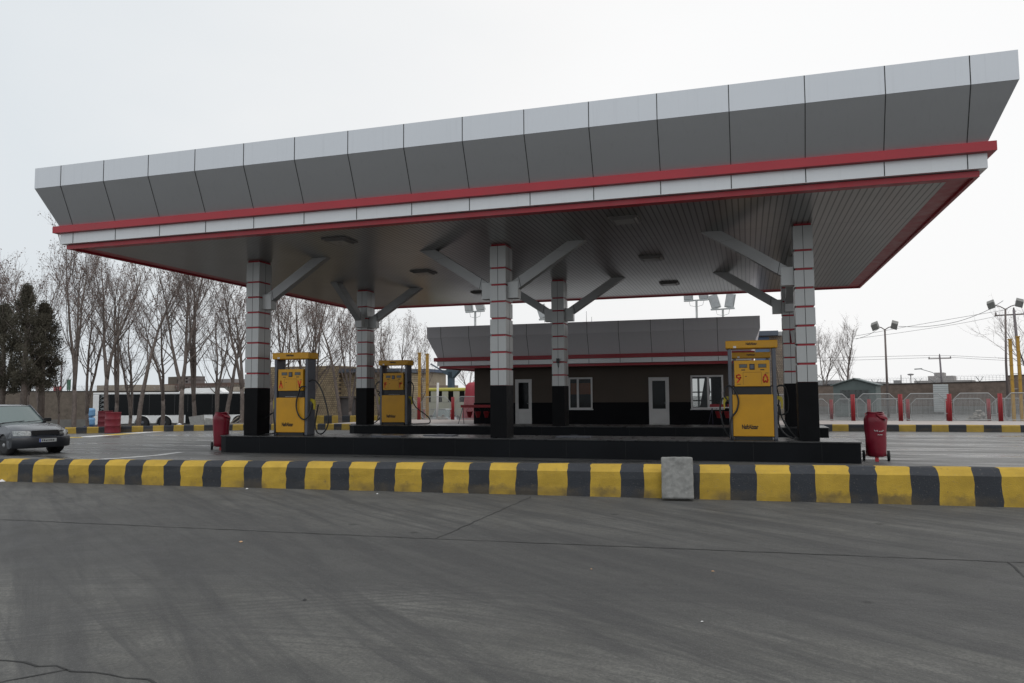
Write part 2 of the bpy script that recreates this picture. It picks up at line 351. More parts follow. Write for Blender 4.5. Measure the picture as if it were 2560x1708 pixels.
# ------------------------------------------------ painted lines and glare streaks
lw=M('line_white',(.70,.70,.69),.6,0,.2,6,dirt=.4); ly=M('line_yellow',(.60,.42,.06),.6,0,.2,6,dirt=.4)
def strip(name,pts,w,mats,seg,z=.006):
    b=MB(); P=[Vector(p) for p in pts]; s=0
    for a,c in zip(P[:-1],P[1:]):
        d=(c-a); n=max(1,int(d.length/seg)); nv=Vector((-d.y,d.x)).normalized()*w/2
        for i in range(n):
            p=a+d*(i/n); q=a+d*((i+1)/n); mi=int(s)%len(mats); s+=1
            b.add([(*(p+nv),z),(*(p-nv),z),(*(q-nv),z),(*(q+nv),z)],[(0,1,2,3)],mi)
    return struct(b.build(name,mats,fix=False))
strip('road_marking_or_glare',[(-27.5,23.2),(-26.2,25.0),(-26.6,28.0),(-26.87,30.4)],.75,[ly,lw],1.3)
strip('road_marking_or_glare',[(-16.6,15.4),(-15.99,16.5),(-15.72,17.5),(-15.9,18.7)],.26,[lw],1)
strip('road_marking_or_glare',[(-14.9,18.86),(2.5,18.86)],.05,[M('edge_dust',(.16,.155,.15),.9)],1)
strip('road_marking_or_glare',[(3.2,30.4),(18,27.2)],.16,[M('glare_streak',(.30,.30,.30),.5,0,.5,3,dirt=.8)],2)  # glare on the wet road, painted as a pale streak
strip('road_marking_or_glare',[(2.6,29.3),(18,25.0)],.14,[M('glare_streak',(.30,.30,.30),.5)],2)  # second pale streak, wet glare put into the colour
# ------------------------------------------------ canopy
CX0,CY0,CW,CD,CZ=-17.378,15.878,21.619,15.797,4+EYE
CX1=CX0+CW; CY1=CY0+CD
def canopy(root,x0,x1,y0,y1,zs,dz,seamx0,step,sofmat,prefix_parts=True,sv=silver,outs=(.11,.02,.24,.12,.553),seams_y=True,hole=None):
    """dz: heights above soffit for lower red top, white top, red band top, slope top, fascia top"""
    lr,wb,rb,sl,ft=dz; o_w,o_lr,o_rb,o_s,o_f=outs
    off=root.location
    def ring(name,pin,pout,mat,sub=None):
        pass
    # panel seams, thin dark gaps
    def seams(parent_part,o0,z0_,o1,z1_):
        b=parent_part; w=.009; e=.004
        def on(px,side):
            if side in 'fb':
                y=y0 if side=='f' else y1; s=-1 if side=='f' else 1
                p=[(px-w,y+s*(o0+e),z0_),(px+w,y+s*(o0+e),z0_),(px+w,y+s*(o1+e),z1_),(px-w,y+s*(o1+e),z1_)]
            else:
                x=x0 if side=='l' else x1; s=-1 if side=='l' else 1
                p=[(x+s*(o0+e),px-w,z0_),(x+s*(o0+e),px+w,z0_),(x+s*(o1+e),px+w,z1_),(x+s*(o1+e),px-w,z1_)]
            b.add(p,[(0,1,2,3)],1)
        x=seamx0
        while x<x1: on(x,'f'); on(x,'b'); x+=step
        y=y0+.4
        while y<y1: on(y,'l'); on(y,'r'); y+=step
        
    SE={'fascia':(o_f,zs+sl+.004,o_f,zs+ft-.002),'sloped_fascia':(o_s,zs+rb+.006,o_f-.004,zs+sl-.004),'white_band':(o_w,zs+lr+.02,o_w,zs+wb-.004)}
    def band(name,prof,mats):
        # closed ring around the plan; prof list of (outset,z)
        b=MB(off); n=len(prof)
        cs=[(x0,y0,-1,-1),(x1,y0,1,-1),(x1,y1,1,1),(x0,y1,-1,1)]
        vs=[]
        for (x,y,sx,sy) in cs:
            for (o,z) in prof: vs.append((x+sx*o,y+sy*o,z))
        fs=[(c*n+i,((c+1)%4)*n+i,((c+1)%4)*n+(i+1)%n,c*n+(i+1)%n) for c in range(4) for i in range(n)]
        b.add(vs,fs)
        if name in SE: seams(b,*SE[name])
        return b.build(name,mats,root)
    band('lower_red_trim',[(0,zs-.004),(0.0,zs+lr),(-.45,zs+lr),(-.45,zs+.05),(-.07,zs+.05),(-.07,zs-.004)],red)
    band('white_band',[(o_w,zs+lr+.015),(o_w,zs+wb),(-.3,zs+wb),(-.3,zs+lr+.015)],[band_white,seam])
    band('red_band',[(o_rb,zs+wb+.004),(o_rb,zs+rb),(-.3,zs+rb),(-.3,zs+wb+.004)],red)
    slp=band('sloped_fascia',[(o_s,zs+rb+.004),(o_f-.004,zs+sl),(-.3,zs+sl),(-.3,zs+rb+.004)],[sv,seam])
    fas=band('fascia',[(o_f,zs+sl+.002),(o_f,zs+ft),(o_f-.25,zs+ft),(o_f-.25,zs+sl+.002)],[sv,seam])
    b=MB(off); b.box(x0-.2,x1+.2,y0-.2,y1+.2,zs+ft-.5,zs+ft-.45); b.build('roof_deck',galv,root)
    b=MB(off); b.box(x0+.075,x1-.075,y0+.075,y1-.075,zs+.052,zs+.1); b.build('soffit',sofmat,root)
can=thing('station_canopy','huge silver canopy roof with red trim spread over the fuel pumps','canopy',(-6.57,23.8,CZ))
canopy(can,CX0,CX1,CY0,CY1,CZ,(.105,.40,.58,1.555,2.101),-17.05,1.405,soffit_m)
cl=M('lamp_lens',(.26,.25,.24),.35); cf=M('lamp_frame',(.17,.16,.155),.5)
for (x,y) in ((-10,17.4),(-10,22.8),(-9.9,28.2),(-2.6,17.4),(-2.6,22.65),(-2.6,28.1)):
    b=MB(can.location); b.box(x-.34,x+.34,y-.34,y+.34,CZ+.015,CZ+.05); b.prism([(x-.30,CZ+.014),(x+.30,CZ+.014),(x+.26,CZ-.02),(x-.26,CZ-.02)],y-.28,y+.28)
    o=b.build('ceiling_light',cf,can)
    b=MB(can.location); b.box(x-.22,x+.22,y-.24,y+.24,CZ-.026,CZ-.0215); b.build('lens',cl,o)
# ------------------------------------------------ columns
colx=[-14.18,-6.52,1.15]; rows=[(19.26,.487),(26.0,.542)]
desc={(0,0):('front row striped column at the left, beside the pump marked 8 and 7',['+x']),
 (1,0):('front row middle column, alone on the near island, with a brace on both sides',['-x','+x']),
 (2,0):('front row column at the right, beside the pump marked 6 and 5',['-x']),
 (0,1):('back row column at the left end of the far island',['+x','-y']),
 (1,1):('back row middle column with a small dark lamp, standing in front of the shop',['-x','+x']),
 (2,1):('back row column with one loose tilted cladding panel, behind the front right column',['-x','-y'])}
for (i,j),(lab,br) in desc.items():
    x=colx[i]; y,zb=rows[j]; w=.443; d=.62
    root=thing('canopy_column',lab,'column',(x+w/2,y+d/2,zb),0,'striped columns that carry the canopy')
    b=MB(); b.box(-w/2-.005,w/2+.005,-d/2-.005,d/2+.005,0,1.375); b.build('black_base',black_base,root,.006)
    H=CZ+.06-zb; core=MB(); core.box(-w/2+.03,w/2-.03,-d/2+.03,d/2-.03,1.376,H); core.build('red_band_core',red,root)
    # cladding sleeves with red recesses every .452
    z=1.87-zb; cl_=MB(); sm=cl_; tilt=None
    z0=z
    while z0<H:
        z1=min(z0+.452-.052,H-.05)
        if z1-z0<.12: break
        if H-z1<.45: z1=H-.06
        if (i,j)==(2,1) and abs(z0-(z+.452*3))<.01:
            cl_.box(-w/2,-.02,-d/2,d/2,z0,z1)
            t=MB(); t.obox((w/4+.02,-d/2-.05,(z0+z1)/2),(.105,0,.021),(0,.008,0),(-.02,.03,.195)); t.build('loose_panel',column_clad,root,label='cladding panel hanging loose and tilted')
        else:
            cl_.box(-w/2,w/2,-d/2,d/2,z0,z1)
        sm.box(-.006,.006,-d/2-.003,-d/2+.01,z0+.001,z1-.001,1); sm.box(-.006,.006,d/2-.01,d/2+.003,z0+.001,z1-.001,1)
        sm.box(w/2-.01,w/2+.003,-.006,.006,z0+.001,z1-.001,1); sm.box(-w/2-.003,-w/2+.01,-.006,.006,z0+.001,z1-.001,1)
        if H-z1<.1: break
        z0=z1+.052
    c=cl_.build('cladding',[column_clad,seam],root,.002)
    # braces: square bracket box on the column, sloping arm to the soffit
    zl=2.6+EYE-zb; zt=3.05+EYE-zb; zc=CZ+.05-zb
    for k in br:
        ax=Vector((1 if k=='+x' else -1 if k=='-x' else 0, -1 if k=='-y' else 0,0)); perp=Vector((-ax.y,ax.x,0))
        h=(w/2 if ax.x else d/2); hw=.14
        b=MB(); c0=ax*(h+.145)+Vector((0,0,(zl+zt)/2)); b.obox(c0,ax*.145,perp*hw,Vector((0,0,(zt-zl)/2)))
        o=b.build('brace_bracket',column_clad,root,.006)
        s0=h+.12; s1=h+2.12; q=[(s0,zt-.31),(s0,zt),(s1-.46,zc),(s1+.02,zc)]
        b=MB(); vs=[ax*a+perp*(hw-.02)*sg+Vector((0,0,zz)) for sg in(-1,1) for a,zz in q]
        b.add(vs,[(0,1,2,3),(7,6,5,4)]+[(t,4+t,4+(t+1)%4,(t+1)%4) for t in range(4)])
        sb=b
        for tt in (.12,.78):
            lo=Vector((q[0][0]+(q[3][0]-q[0][0])*tt,0,q[0][1]+(q[3][1]-q[0][1])*tt)); hi_=Vector((q[1][0]+(q[2][0]-q[1][0])*tt,0,q[1][1]+(q[2][1]-q[1][1])*tt))
            mid=(lo+hi_)/2; u_=(hi_-lo)/2; sb.obox(ax*mid.x+Vector((0,0,mid.z)),ax*.007,perp*(hw-.017),ax*u_.x+Vector((0,0,u_.z)),1)
        b.build('brace_arm',[brace_m,seam],root,.003)
    if (i,j)==(1,1):
        b=MB(); b.box(-.03,.05,-d/2-.14,-d/2-.02,2.17-0,2.33); b.tube([(.01,-d/2-.02,2.02),(.01,-d/2-.06,2.1),(.01,-d/2-.06,2.2)],.015); b.build('floodlight',dark,root)
# ------------------------------------------------ islands
def island(name,lab,x0,x1,y0,y1,h,group):
    r=(y1-y0)/2; b=MB(); pts=[]
    c=.35
    pts=[(x0+c,y0),(x1-.02,y0),(x1,y0+.02),(x1,y1-.02),(x1-.02,y1),(x0+c,y1),(x0+.1,y1-.12),(x0,y1-c),(x0,y0+c),(x0+.1,y0+.12)]
    root=thing(name,lab,'pump island',((x0+x1)/2,(y0+y1)/2,0),0,group)
    b=MB(root.location); b.prism(pts,0,h-.035,0,'xy')
    xx=x0+1.5
    while xx<x1-.4:
        b.box(xx-.003,xx+.003,y0-.003,y0+.01,.01,h-.04,1); xx+=1.5
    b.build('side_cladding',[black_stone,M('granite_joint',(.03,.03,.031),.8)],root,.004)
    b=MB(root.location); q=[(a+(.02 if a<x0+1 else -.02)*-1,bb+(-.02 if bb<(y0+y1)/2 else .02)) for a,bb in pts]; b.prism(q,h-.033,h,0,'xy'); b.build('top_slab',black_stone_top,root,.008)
    return root
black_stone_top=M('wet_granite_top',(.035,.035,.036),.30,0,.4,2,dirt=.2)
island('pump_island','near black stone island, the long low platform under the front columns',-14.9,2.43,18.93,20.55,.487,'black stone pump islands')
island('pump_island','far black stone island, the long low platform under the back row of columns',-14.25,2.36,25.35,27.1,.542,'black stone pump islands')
for (x,y,z) in ((-8.2,19.9,.487),(-4.4,19.9,.487),(-9.5,19.3,.487)):
    b=MB((x,y,0)); b.box(x-.45,x+.45,y-.2,y+.2,z+.002,z+.028); b.tube([(x-.1,y,z+.03),(x-.1,y,z+.05),(x+.1,y,z+.05),(x+.1,y,z+.03)],.006)
    o=b.build('access_cover',grey_metal,None,.004); o.location=(x,y,0); tag(o,'flat grey metal access cover lying on the near pump island','access cover','metal covers on the near island') if x!=-9.5 else tag(o,'flat grey metal access cover at the front edge of the near island','access cover','metal covers on the near island')
# ------------------------------------------------ text
def text_mesh(name,txt,size,mat,parent,loc,sx=.75,bold=.012,rot=(math.radians(90),0,0)):
    cu=bpy.data.curves.new('t','FONT'); cu.body=txt; cu.size=size; cu.align_x='CENTER'; cu.align_y='CENTER'; cu.extrude=.0015; cu.offset=bold*size
    t=bpy.data.objects.new('t',cu); COL.objects.link(t); dg=bpy.context.evaluated_depsgraph_get(); me=bpy.data.meshes.new_from_object(t.evaluated_get(dg)); bpy.data.objects.remove(t); me.materials.clear(); me.materials.append(mat)
    o=bpy.data.objects.new(name,me); COL.objects.link(o); o.parent=parent; o.location=loc; o.rotation_euler=rot; o.scale=(sx,1,1); return o
def stroke(b,pts,w,y,th=.003):
    for a,c in zip(pts[:-1],pts[1:]):
        a=Vector(a);c=Vector(c);d=(c-a); L=d.length/2+w*.3; d.normalize(); m_=(a+c)/2
        b.obox((m_.x,y,m_.y),(d.x*L,0,d.y*L),(0,th,0),(-d.y*w/2,0,d.x*w/2))
DIG={'8':[[(-.5,-1),(-.12,.2),(0,1),(.12,.2),(.5,-1)]],
 '7':[[(-.5,1),(-.12,-.2),(0,-1),(.12,-.2),(.5,1)]],
 '6':[[(.45,.75),(.1,1),(-.4,.8),(-.5,.4),(-.1,.15),(.5,.3)],[(.5,.3),(.2,-.2),(-.3,-.9)]],
 '5':[[(0,1),(-.4,.3),(-.55,-.4),(-.35,-.95),(0,-.6),(.35,-.95),(.55,-.4),(.4,.3),(0,1)]],
 '4':[[(-.35,-1),(-.35,.9)],[(-.35,.3),(0,.1),(.4,.2)],[(.5,.9),(0,.9),(-.1,.5),(.1,.1)]],
 '3':[[(-.3,-1),(-.4,.9)],[(-.4,.9),(-.3,.4),(0,.3),(.05,.8)],[(.05,.8),(.1,.4),(.45,.4),(.5,.9)]],
 '2':[[(-.35,-1),(-.35,.9)],[(-.35,.9),(-.2,.4),(.3,.4),(.45,.9)]],
 '1':[[(.1,-1),(0,.2),(-.25,1)]]}
def digit(parent,d,cx,cz,h,y,num):
    b=MB()
    for st in DIG[d]: stroke(b,[(cx+a*h*.5,cz+c*h/2) for a,c in st],h*.165,y)
    return b.build('numeral',number_red,parent)
# ------------------------------------------------ pumps
def smooth_path(pts,n=5):
    P=[Vector(p) for p in pts]; out=[]
    for i in range(len(P)-1):
        p0=P[max(i-1,0)];p1=P[i];p2=P[i+1];p3=P[min(i+2,len(P)-1)]
        for k in range(n):
            t=k/n; out.append(.5*((2*p1)+(-p0+p2)*t+(2*p0-5*p1+4*p2-p3)*t*t+(-p0+3*p1-3*p2+p3)*t**3))
    out.append(P[-1]); return out
def nozzle(root,sx,x,z):
    b=MB(); y=.22
    # holster
    b.box(sx*.515-.03,sx*.515+.03,.10,.34,z-.20,z+.10,1)
    # nozzle body: grip, guard, spout
    b.prism([(sx*(.55),z+.08),(sx*(.67),z+.05),(sx*(.70),z-.06),(sx*(.64),z-.08),(sx*.61,z-.01),(sx*.55,z-.01)],y-.04,y+.04,0)
    b.prism([(sx*.65,z-.07),(sx*.70,z-.07),(sx*.68,z-.24),(sx*.655,z-.24)],y-.03,y+.03,0)
    b.tube([(sx*.57,y,z+.03),(sx*.55,y,z-.06),(sx*.535,y,z-.18)],.014,8,2)
    return b.build('nozzle',[M('nozzle_yellow',(.50,.40,.02),.45),dark,galv],root)
def make_pump(label,loc,nums,hoses,group='yellow fuel pumps'):
    r=thing('fuel_pump',label,'fuel pump',loc,0,group)
    b=MB(); b.box(-.43,.43,.03,.45,0,.085); b.build('plinth',dark,r)
    b=MB(); b.box(-.47,.47,0,.47,.085,1.09); cab=b.build('lower_cabinet',yellow,r,.012)
    b=MB(); b.box(-.43,.43,.06,.42,1.092,1.285); gap=b.build('black_panel',dark,r)
    tb=MB()
    for k in range(14): tb.box(-.2+k*.032,-.182+k*.032,.052,.058,1.115,1.123)
    if nums!=('6','5'): tb.build('small_lettering',white,gap)
    b=MB(); b.box(-.412,.412,.0,.47,1.287,1.915); head=b.build('display_head',yellow,r,.010)
    b=MB(); b.box(-.605,.605,-.03,.52,2.21,2.40); sg=b.build('top_sign',yellow,r,.02)
    for s in(-1,1):
        b=MB(); b.box(s*.512-.045 if s>0 else -.557,.557 if s>0 else -.467,.02,.45,0,2.212); b.build('post',grey_metal,r,.02)
    b=MB()
    for x in(-.20,.24):
        b=MB(); b.box(x-.095,x+.095,-.006,.01,1.735,1.83,0); b.box(x-.08,x+.08,-.010,-.006,1.75,1.815,1); b.build('screen',[M('screen_bezel',(.16,.09,.02),.4),screen,dark],head)
        b=MB(); b.box(x-.045,x+.045,-.004,.004,1.675,1.697,0); b.build('small_print',dark,head)
    b=MB(); b.box(-.055,.065,-.012,.01,1.69,1.83,0); b.box(-.038,.045,-.016,-.012,1.715,1.81,1); b.build('keypad',[dark,grey_metal],head)
    lm=M('door_line',(.22,.10,.01),.6)
    b=MB(); b.box(-.21,.22,-.002,.004,1.626,1.633); b.box(-.21,-.204,-.002,.004,1.33,1.626); b.box(.214,.22,-.002,.004,1.33,1.626); b.box(-.16,-.12,-.003,.004,1.52,1.54,0); b.build('door_line',lm,head)
    for k,(d,x) in enumerate(zip(nums,(-.315,.305))): digit(head,d,x,1.475,.195,-.003,k)
    b=MB(); b.box(-.35,-.27,-.002,.004,1.335,1.345); b.build('small_print',dark,head); b=MB(); b.box(.31,.38,-.002,.004,1.60,1.612); b.build('small_print',dark,head)
    text_mesh('lettering','NaftAbzar',.150,lettering,cab,(-.08,-.003,.31),.60,.034)
    text_mesh('lettering','NaftAbzar',.085,lettering,sg,(.0,-.033,2.315),.72,.03)
    b=MB(); b.box(-.42,-.35,-.034,-.029,2.22,2.27); b.build('sticker',white,sg)
    for s in(-1,1): nozzle(r,s,0,.98)
    for path,rad in hoses:
        b=MB(); b.tube(smooth_path(path),rad,7); b.build('hose',hose_m,r)
    return r
def cv(pts,cx,by,sc,y=.22,y1=None):
    n=len(pts); return [((a-cx)/sc,(y if y1 is None else y+(y1-y)*k/(n-1)),(by-b_)/sc) for k,(a,b_) in enumerate(pts)]
h65=[(cv([(862,215),(885,440),(912,660)],535,1465,611,.2),.007),(cv([(212,222),(205,330),(195,460),(190,640)],535,1465,611,.2),.007),
 (cv([(870,860),(852,780),(875,700),(930,665),(990,690),(1020,760),(1040,900),(1030,1040),(1000,1070),(940,1100),(880,1070),(850,1000),(880,960)],535,1465,611,.2,.3),.021),
 (cv([(900,960),(890,1120),(890,1240),(960,1370),(1070,1435),(1160,1452)],535,1465,611,.15,.05),.021),
 (cv([(905,960),(930,1110),(990,1250),(1090,1390),(1180,1452)],535,1465,611,.25,.15),.021),
 (cv([(170,870),(130,800),(150,700),(205,665),(265,705),(310,790),(332,880),(325,970),(295,1050),(240,1125),(205,1250),(225,1452)],535,1465,611,-.05,-.05),.021),
 (cv([(165,980),(105,850),(60,1000),(78,1150),(110,1290),(165,1400),(215,1452)],535,1465,611,.25,.2),.021)]
h87=[(cv([(830,760),(760,770),(722,860),(692,960),(692,1060),(730,1160),(800,1215),(870,1190),(915,1110),(940,990)],572,1440,484,-.06,-.05),.021),
 (cv([(780,760),(840,690),(900,668),(960,705),(1020,800),(1070,930),(1110,1080),(1128,1220),(1100,1330),(1040,1405),(980,1422),(925,1390),(895,1300),(905,1180),(935,1010)],572,1440,484,.1,.3),.021),
 (cv([(985,235),(972,300),(965,350)],572,1440,484,.25),.007),
 (cv([(350,665),(330,760),(325,900),(310,1050),(300,1180),(325,1300),(335,1390),(300,1418),(190,1425)],572,1440,484,.1,-.05),.021),
 (cv([(310,980),(300,1060),(250,1110),(180,1145),(90,1190),(10,1240)],572,1440,484,.2,.3),.021)]
h43=[(cv([(400,830),(320,790),(295,720),(310,670),(350,645),(400,655),(430,710),(430,780),(410,820),(335,850),(390,900),(425,960),(420,1090),(390,1210),(330,1290),(260,1345)],650,1370,455,.1,.2),.021),
 (cv([(880,740),(890,680),(930,650),(975,665),(1000,730),(990,850),(985,960),(1030,1060),(1110,1130),(1200,1190),(1275,1250),(1300,1310),(1270,1350),(1120,1358),(960,1358),(900,1310),(875,1200),(870,900)],650,1370,455,.1,.2),.021)]
P65=make_pump('yellow fuel pump with red Persian digits 6 and 5 by the front right column',(.125,19.35,.487),('6','5'),h65)
make_pump('yellow fuel pump with red Persian digits 8 and 7 by the front left column',(-12.69,19.35,.487),('8','7'),h87)
make_pump('yellow fuel pump with red Persian digits 4 and 3 on the far island',(-12.64,26.0,.542),('4','3'),h43)
make_pump('yellow fuel pump on the far island, mostly hidden behind the pump marked 6 and 5',(.145,26.0,.542),('2','1'),[h65[2],h65[5]])
# ------------------------------------------------ wheeled bins
bin_red=M('bin_red',(.20,.006,.021),.35,0,.12,3,.25,14,dirt=.12); bin_red2=M('bin_flap',(.30,.03,.045),.45)
def wheeled_bin(label,loc,rz,writing):
    r=thing('wheeled_bin',label,'bin',loc,rz,'red cloth bins on wheels')
    prof=[(.15,.105),(.195,.125),(.21,.22),(.222,.45),(.235,.72),(.25,.9),(.255,.985),(.235,1.03),(.17,1.12)]
    b=MB(); n=32; vs=[];
    for k,(rr,z) in enumerate(prof):
        for j in range(n):
            a=2*math.pi*j/n; w=1+.02*math.sin(5*a+z*7)+.015*math.sin(9*a-z*11)
            if k>=6: w+=.03*math.sin(3*a+1)
            vs.append((rr*w*math.cos(a),rr*w*math.sin(a)*.95,z+(.02*math.sin(2*a) if k>=6 else 0)))
    fs=[(i*n+j,i*n+(j+1)%n,(i+1)*n+(j+1)%n,(i+1)*n+j) for i in range(len(prof)-1) for j in range(n)]+[tuple(range(n))[::-1]]
    b.add(vs,fs,0,True); b.build('bag',bin_red,r)
    b=MB(); b.prism([(.02,1.10),(.24,1.03),(.26,.97),(.10,1.02)],-.235,-.12); b.build('flap',bin_red2,r)
    b=MB(); n=20; ring=[(.18*math.cos(2*math.pi*j/n),.17*math.sin(2*math.pi*j/n),1.125+.015*math.sin(4*math.pi*j/n)) for j in range(n+1)]; b.tube(ring,.016,6,0,False)
    b.build('rim',bin_red,r)
    b=MB(); b.tube([(-.21,.17,.12),(-.21,.2,.9),(-.2,.23,1.1),(.2,.23,1.1),(.21,.2,.9),(.21,.17,.12)],.012,6); b.tube([(-.27,.16,.12),(.27,.16,.12)],.014,6); b.obox((0,-.10,.06),(.04,0,0),(0,.02,0),(0,0,.06)); b.obox((0,.03,.098),(.035,0,0),(0,.15,0),(0,0,.008)); b.build('frame',M('bin_frame_red',(.55,.04,.05),.4),r)
    for s in(-1,1):
        b=MB(); b.lathe([(.06,-.03),(.118,-.028),(.122,0),(.118,.028),(.06,.03)],(s*.265,.16,.122),'x',20); w_=b.build('wheel',rubber,r)
        b=MB(); b.lathe([(.0,-.034),(.05,-.034),(.05,.034),(.0,.034)],(s*.265,.16,.122),'x',12,cap=False); b.build('hub',grey_metal,w_)
    if writing:
        b=MB(); R2=random.Random(3)
        def curvy(z,a0,a1,amp,step):
            a=a0; pts=[]
            while a<a1:
                zz=z+amp*math.sin(a*40)*R2.uniform(.3,1)+ (R2.choice([0,0,.03]) if amp>.01 else 0); rr=.255+.0*z
                rr=.248 if z>.6 else .242; pts.append((rr*math.sin(a)*1.0,-rr*math.cos(a)*.965,zz)); a+=step
                if R2.random()<.2 and len(pts)>2: b.tube(pts,.006,4); pts=[]; a+=.04
            if len(pts)>1: b.tube(pts,.006,4)
        curvy(.705,-.15,.78,.014,.05); curvy(.625,.12,.60,.008,.05)
        b.build('writing',white,r)
    return r
wheeled_bin('red wheeled bin with white writing, standing past the right end of the near island',(2.86,19.75,0),math.radians(-6),True)
wheeled_bin('plain red wheeled bin leaning at the left end of the near island',(-15.35,19.75,0),math.radians(35),False)
# ------------------------------------------------ leaning concrete block
cb=MB(); import itertools
a=math.radians(12); cb.obox((0,0,.315),(.235,0,.0),(0,.055*math.cos(a),-.055*math.sin(a)),(0,.315*math.sin(a),.315*math.cos(a)))
o=cb.build('concrete_block',M('weathered_concrete',(.235,.235,.225),.92,0,.22,14,.8,55,dirt=.6),None,.022); o.location=(-1.04,kerbY(-1)-.16,.02); o.rotation_euler=(0,math.radians(-.8),math.radians(3))
sb=o.modifiers.new('sub','SUBSURF'); sb.subdivision_type='SIMPLE'; sb.levels=4; sb.render_levels=4
tx=bpy.data.textures.new('rough','CLOUDS'); tx.noise_scale=.09; dm=o.modifiers.new('disp','DISPLACE'); dm.texture=tx; dm.strength=.014
tag(o,'rough grey concrete block stood on end against the striped kerb','concrete block')
# ------------------------------------------------ shop building
YK=33.3; PZ=.278
beige=M('shop_render_brown',(.088,.070,.057),.85,0,.08,1,dirt=.15); dado=M('shop_black_dado',(.005,.005,.007),.5,0,.3,1,spec=.1)
shop=thing('shop_building','low brown shop with black dado and silver and red roof band behind the pumps','building',(-6.4,37.2,PZ))
sx0,sx1,sy1=-12.05,-.55,41.0
b=MB(shop.location)
# front wall with openings
ops=[(-10.08,-9.30,PZ,.72+EYE),(-7.60,-6.52,-.64+EYE,.77+EYE),(-4.06,-3.20,PZ,.73+EYE),(-2.29,-.95,-.64+EYE,.79+EYE)]
zt=1.45+EYE
def wall_front(b,z0,z1,mi,y0,y1):
    x=sx0
    for (a,c,oz0,oz1) in ops:
        lo=max(z0,min(z1,oz0)); hi=max(z0,min(z1,oz1))
        b.box(x,a,y0,y1,z0,z1,mi)
        if lo>z0: b.box(a,c,y0,y1,z0,lo,mi)
        if hi<z1: b.box(a,c,y0,y1,hi,z1,mi)
        x=c
    b.box(x,sx1,y0,y1,z0,z1,mi)
wall_front(b,1.262,zt,0,YK,YK+.22); b.box(sx0,sx0+.22,YK+.222,sy1,PZ,zt); b.box(sx1-.22,sx1,YK+.222,sy1,PZ,zt); RX0,RX1=gx(1722,41),gx(1782,41); RZ0,RZ1=atY(1750,1020,41).z,atY(1750,944,41).z
b.box(sx0+.222,RX0,sy1-.22,sy1,PZ,zt); b.box(RX1,sx1-.222,sy1-.22,sy1,PZ,zt); b.box(RX0,RX1,sy1-.22,sy1,PZ,RZ0); b.box(RX0,RX1,sy1-.22,sy1,RZ1,zt)
b.build('wall',beige,shop)
b=MB(shop.location); wall_front(b,PZ+.0,1.26,0,YK-.03,YK+.22); b.box(sx0-.03,sx0+.0,YK-.03,sy1,PZ,1.26); b.box(sx1,sx1+.03,YK-.03,sy1,PZ,1.26); b.build('dado',dado,shop)
b=MB(shop.location); b.box(sx0+.25,-5.6,YK+2.8,YK+2.85,PZ,zt); b.box(sx0+.25,sx1-.25,YK+.25,YK+2.8,PZ+.004,PZ+.02); b.box(-5.6,-5.5,YK+.25,40.7,PZ,zt); b.build('interior_wall',M('interior',(.16,.15,.14),.9),shop)
b=MB(shop.location); b.box(-7.52,-6.60,YK+.07,YK+.085,1.62,2.12); b.build('reflection_panel',M('orange_reflection',(.85,.30,.13),.8),shop)  # added orange sheet behind the pane, painting an orange reflection in the glass
b=MB(shop.location); 
for z in (RZ0,RZ0+.35,(RZ0+RZ1)/2,RZ1-.06): b.box(RX0,RX1,40.86,40.92,z,z+.06)
for x in (RX0,(RX0+RX1)/2+.25,RX1-.07): b.box(x,x+.07,40.86,40.92,RZ0+.06,RZ1-.06)
b.build('back_window_frame',white_pvc,shop)
b=MB(shop.location); b.prism([(-1.95,1.0),(-1.62,1.0),(-1.5,1.7),(-1.55,2.36),(-1.7,2.36)],YK+.3,YK+.33); b.build('curtain',M('curtain',(.38,.38,.38),.9),shop)
for k,(a,c,z0,z1) in enumerate(ops):
    door=k in(0,2); y0,y1=YK-.02,YK+.06; t=.075
    b=MB(shop.location); b.box(a,a+t,y0,y1,z0,z1); b.box(c-t,c,y0,y1,z0,z1); b.box(a+t,c-t,y0,y1,z1-t,z1)
    if not door:
        b.box(a+t,c-t,y0,y1,z0,z0+t); mx=(a+.42 if k==1 else a+.72); b.box(mx-.045,mx+.045,y0,y1,z0+t,z1-t)
        w=b.build('window',white_pvc,shop,.004); b=MB(shop.location); b.box(a+t,c-t,YK+.01,YK+.018,z0+t,z1-t); b.build('pane',glass,w)
        b=MB(shop.location); b.box(a-.03,c+.03,YK-.07,YK-.02,z0-.03,z0+.012); b.build('sill',white_pvc,w)
    else:
        b.box(a+t,a+2*t,y0+.01,y1-.01,z0+.02,z1-t); b.box(c-2*t,c-t,y0+.01,y1-.01,z0+.02,z1-t); b.box(a+2*t,c-2*t,y0+.01,y1-.01,z1-2*t,z1-t); b.box(a+2*t,c-2*t,y0+.01,y1-.01,z0+.60,z0+.70)
        b.box(a+2*t,c-2*t,y0+.02,y1-.02,z0+.06,z0+.60); b.box(a+t,c-t,y0+.0,y1,z0,z0+.05)
        w=b.build('door',white_pvc,shop,.004); b=MB(shop.location); b.box(a+2*t,c-2*t,YK+.01,YK+.018,z0+.70,z1-2*t); b.build('pane',glass,w)
        b=MB(shop.location); b.tube([(c-.11,y0-.01,z0+.95),(c-.11,y0-.05,z0+.95),(c-.2,y0-.05,z0+.95)],.012); b.build('handle',galv,w)
KX0,KX1,KY0,KY1=-13.25,.14,31.95,41.9
canopy(shop,KX0,KX1,KY0,KY1,1.22+EYE,(.10,.31,.48,1.36,1.85),-13.0,1.325,M('shop_soffit_red',(.20,.014,.022),.5),outs=(.07,.02,.19,.06,.42),sv=shop_silver_lightened)
b=MB(shop.location)
for (u,h) in ((1469,28),(1482,14)): b.tube([(gx(u,36.0),36,4.9),(gx(u,36.0),36,4.95+h*.02+.1)],.012,5)
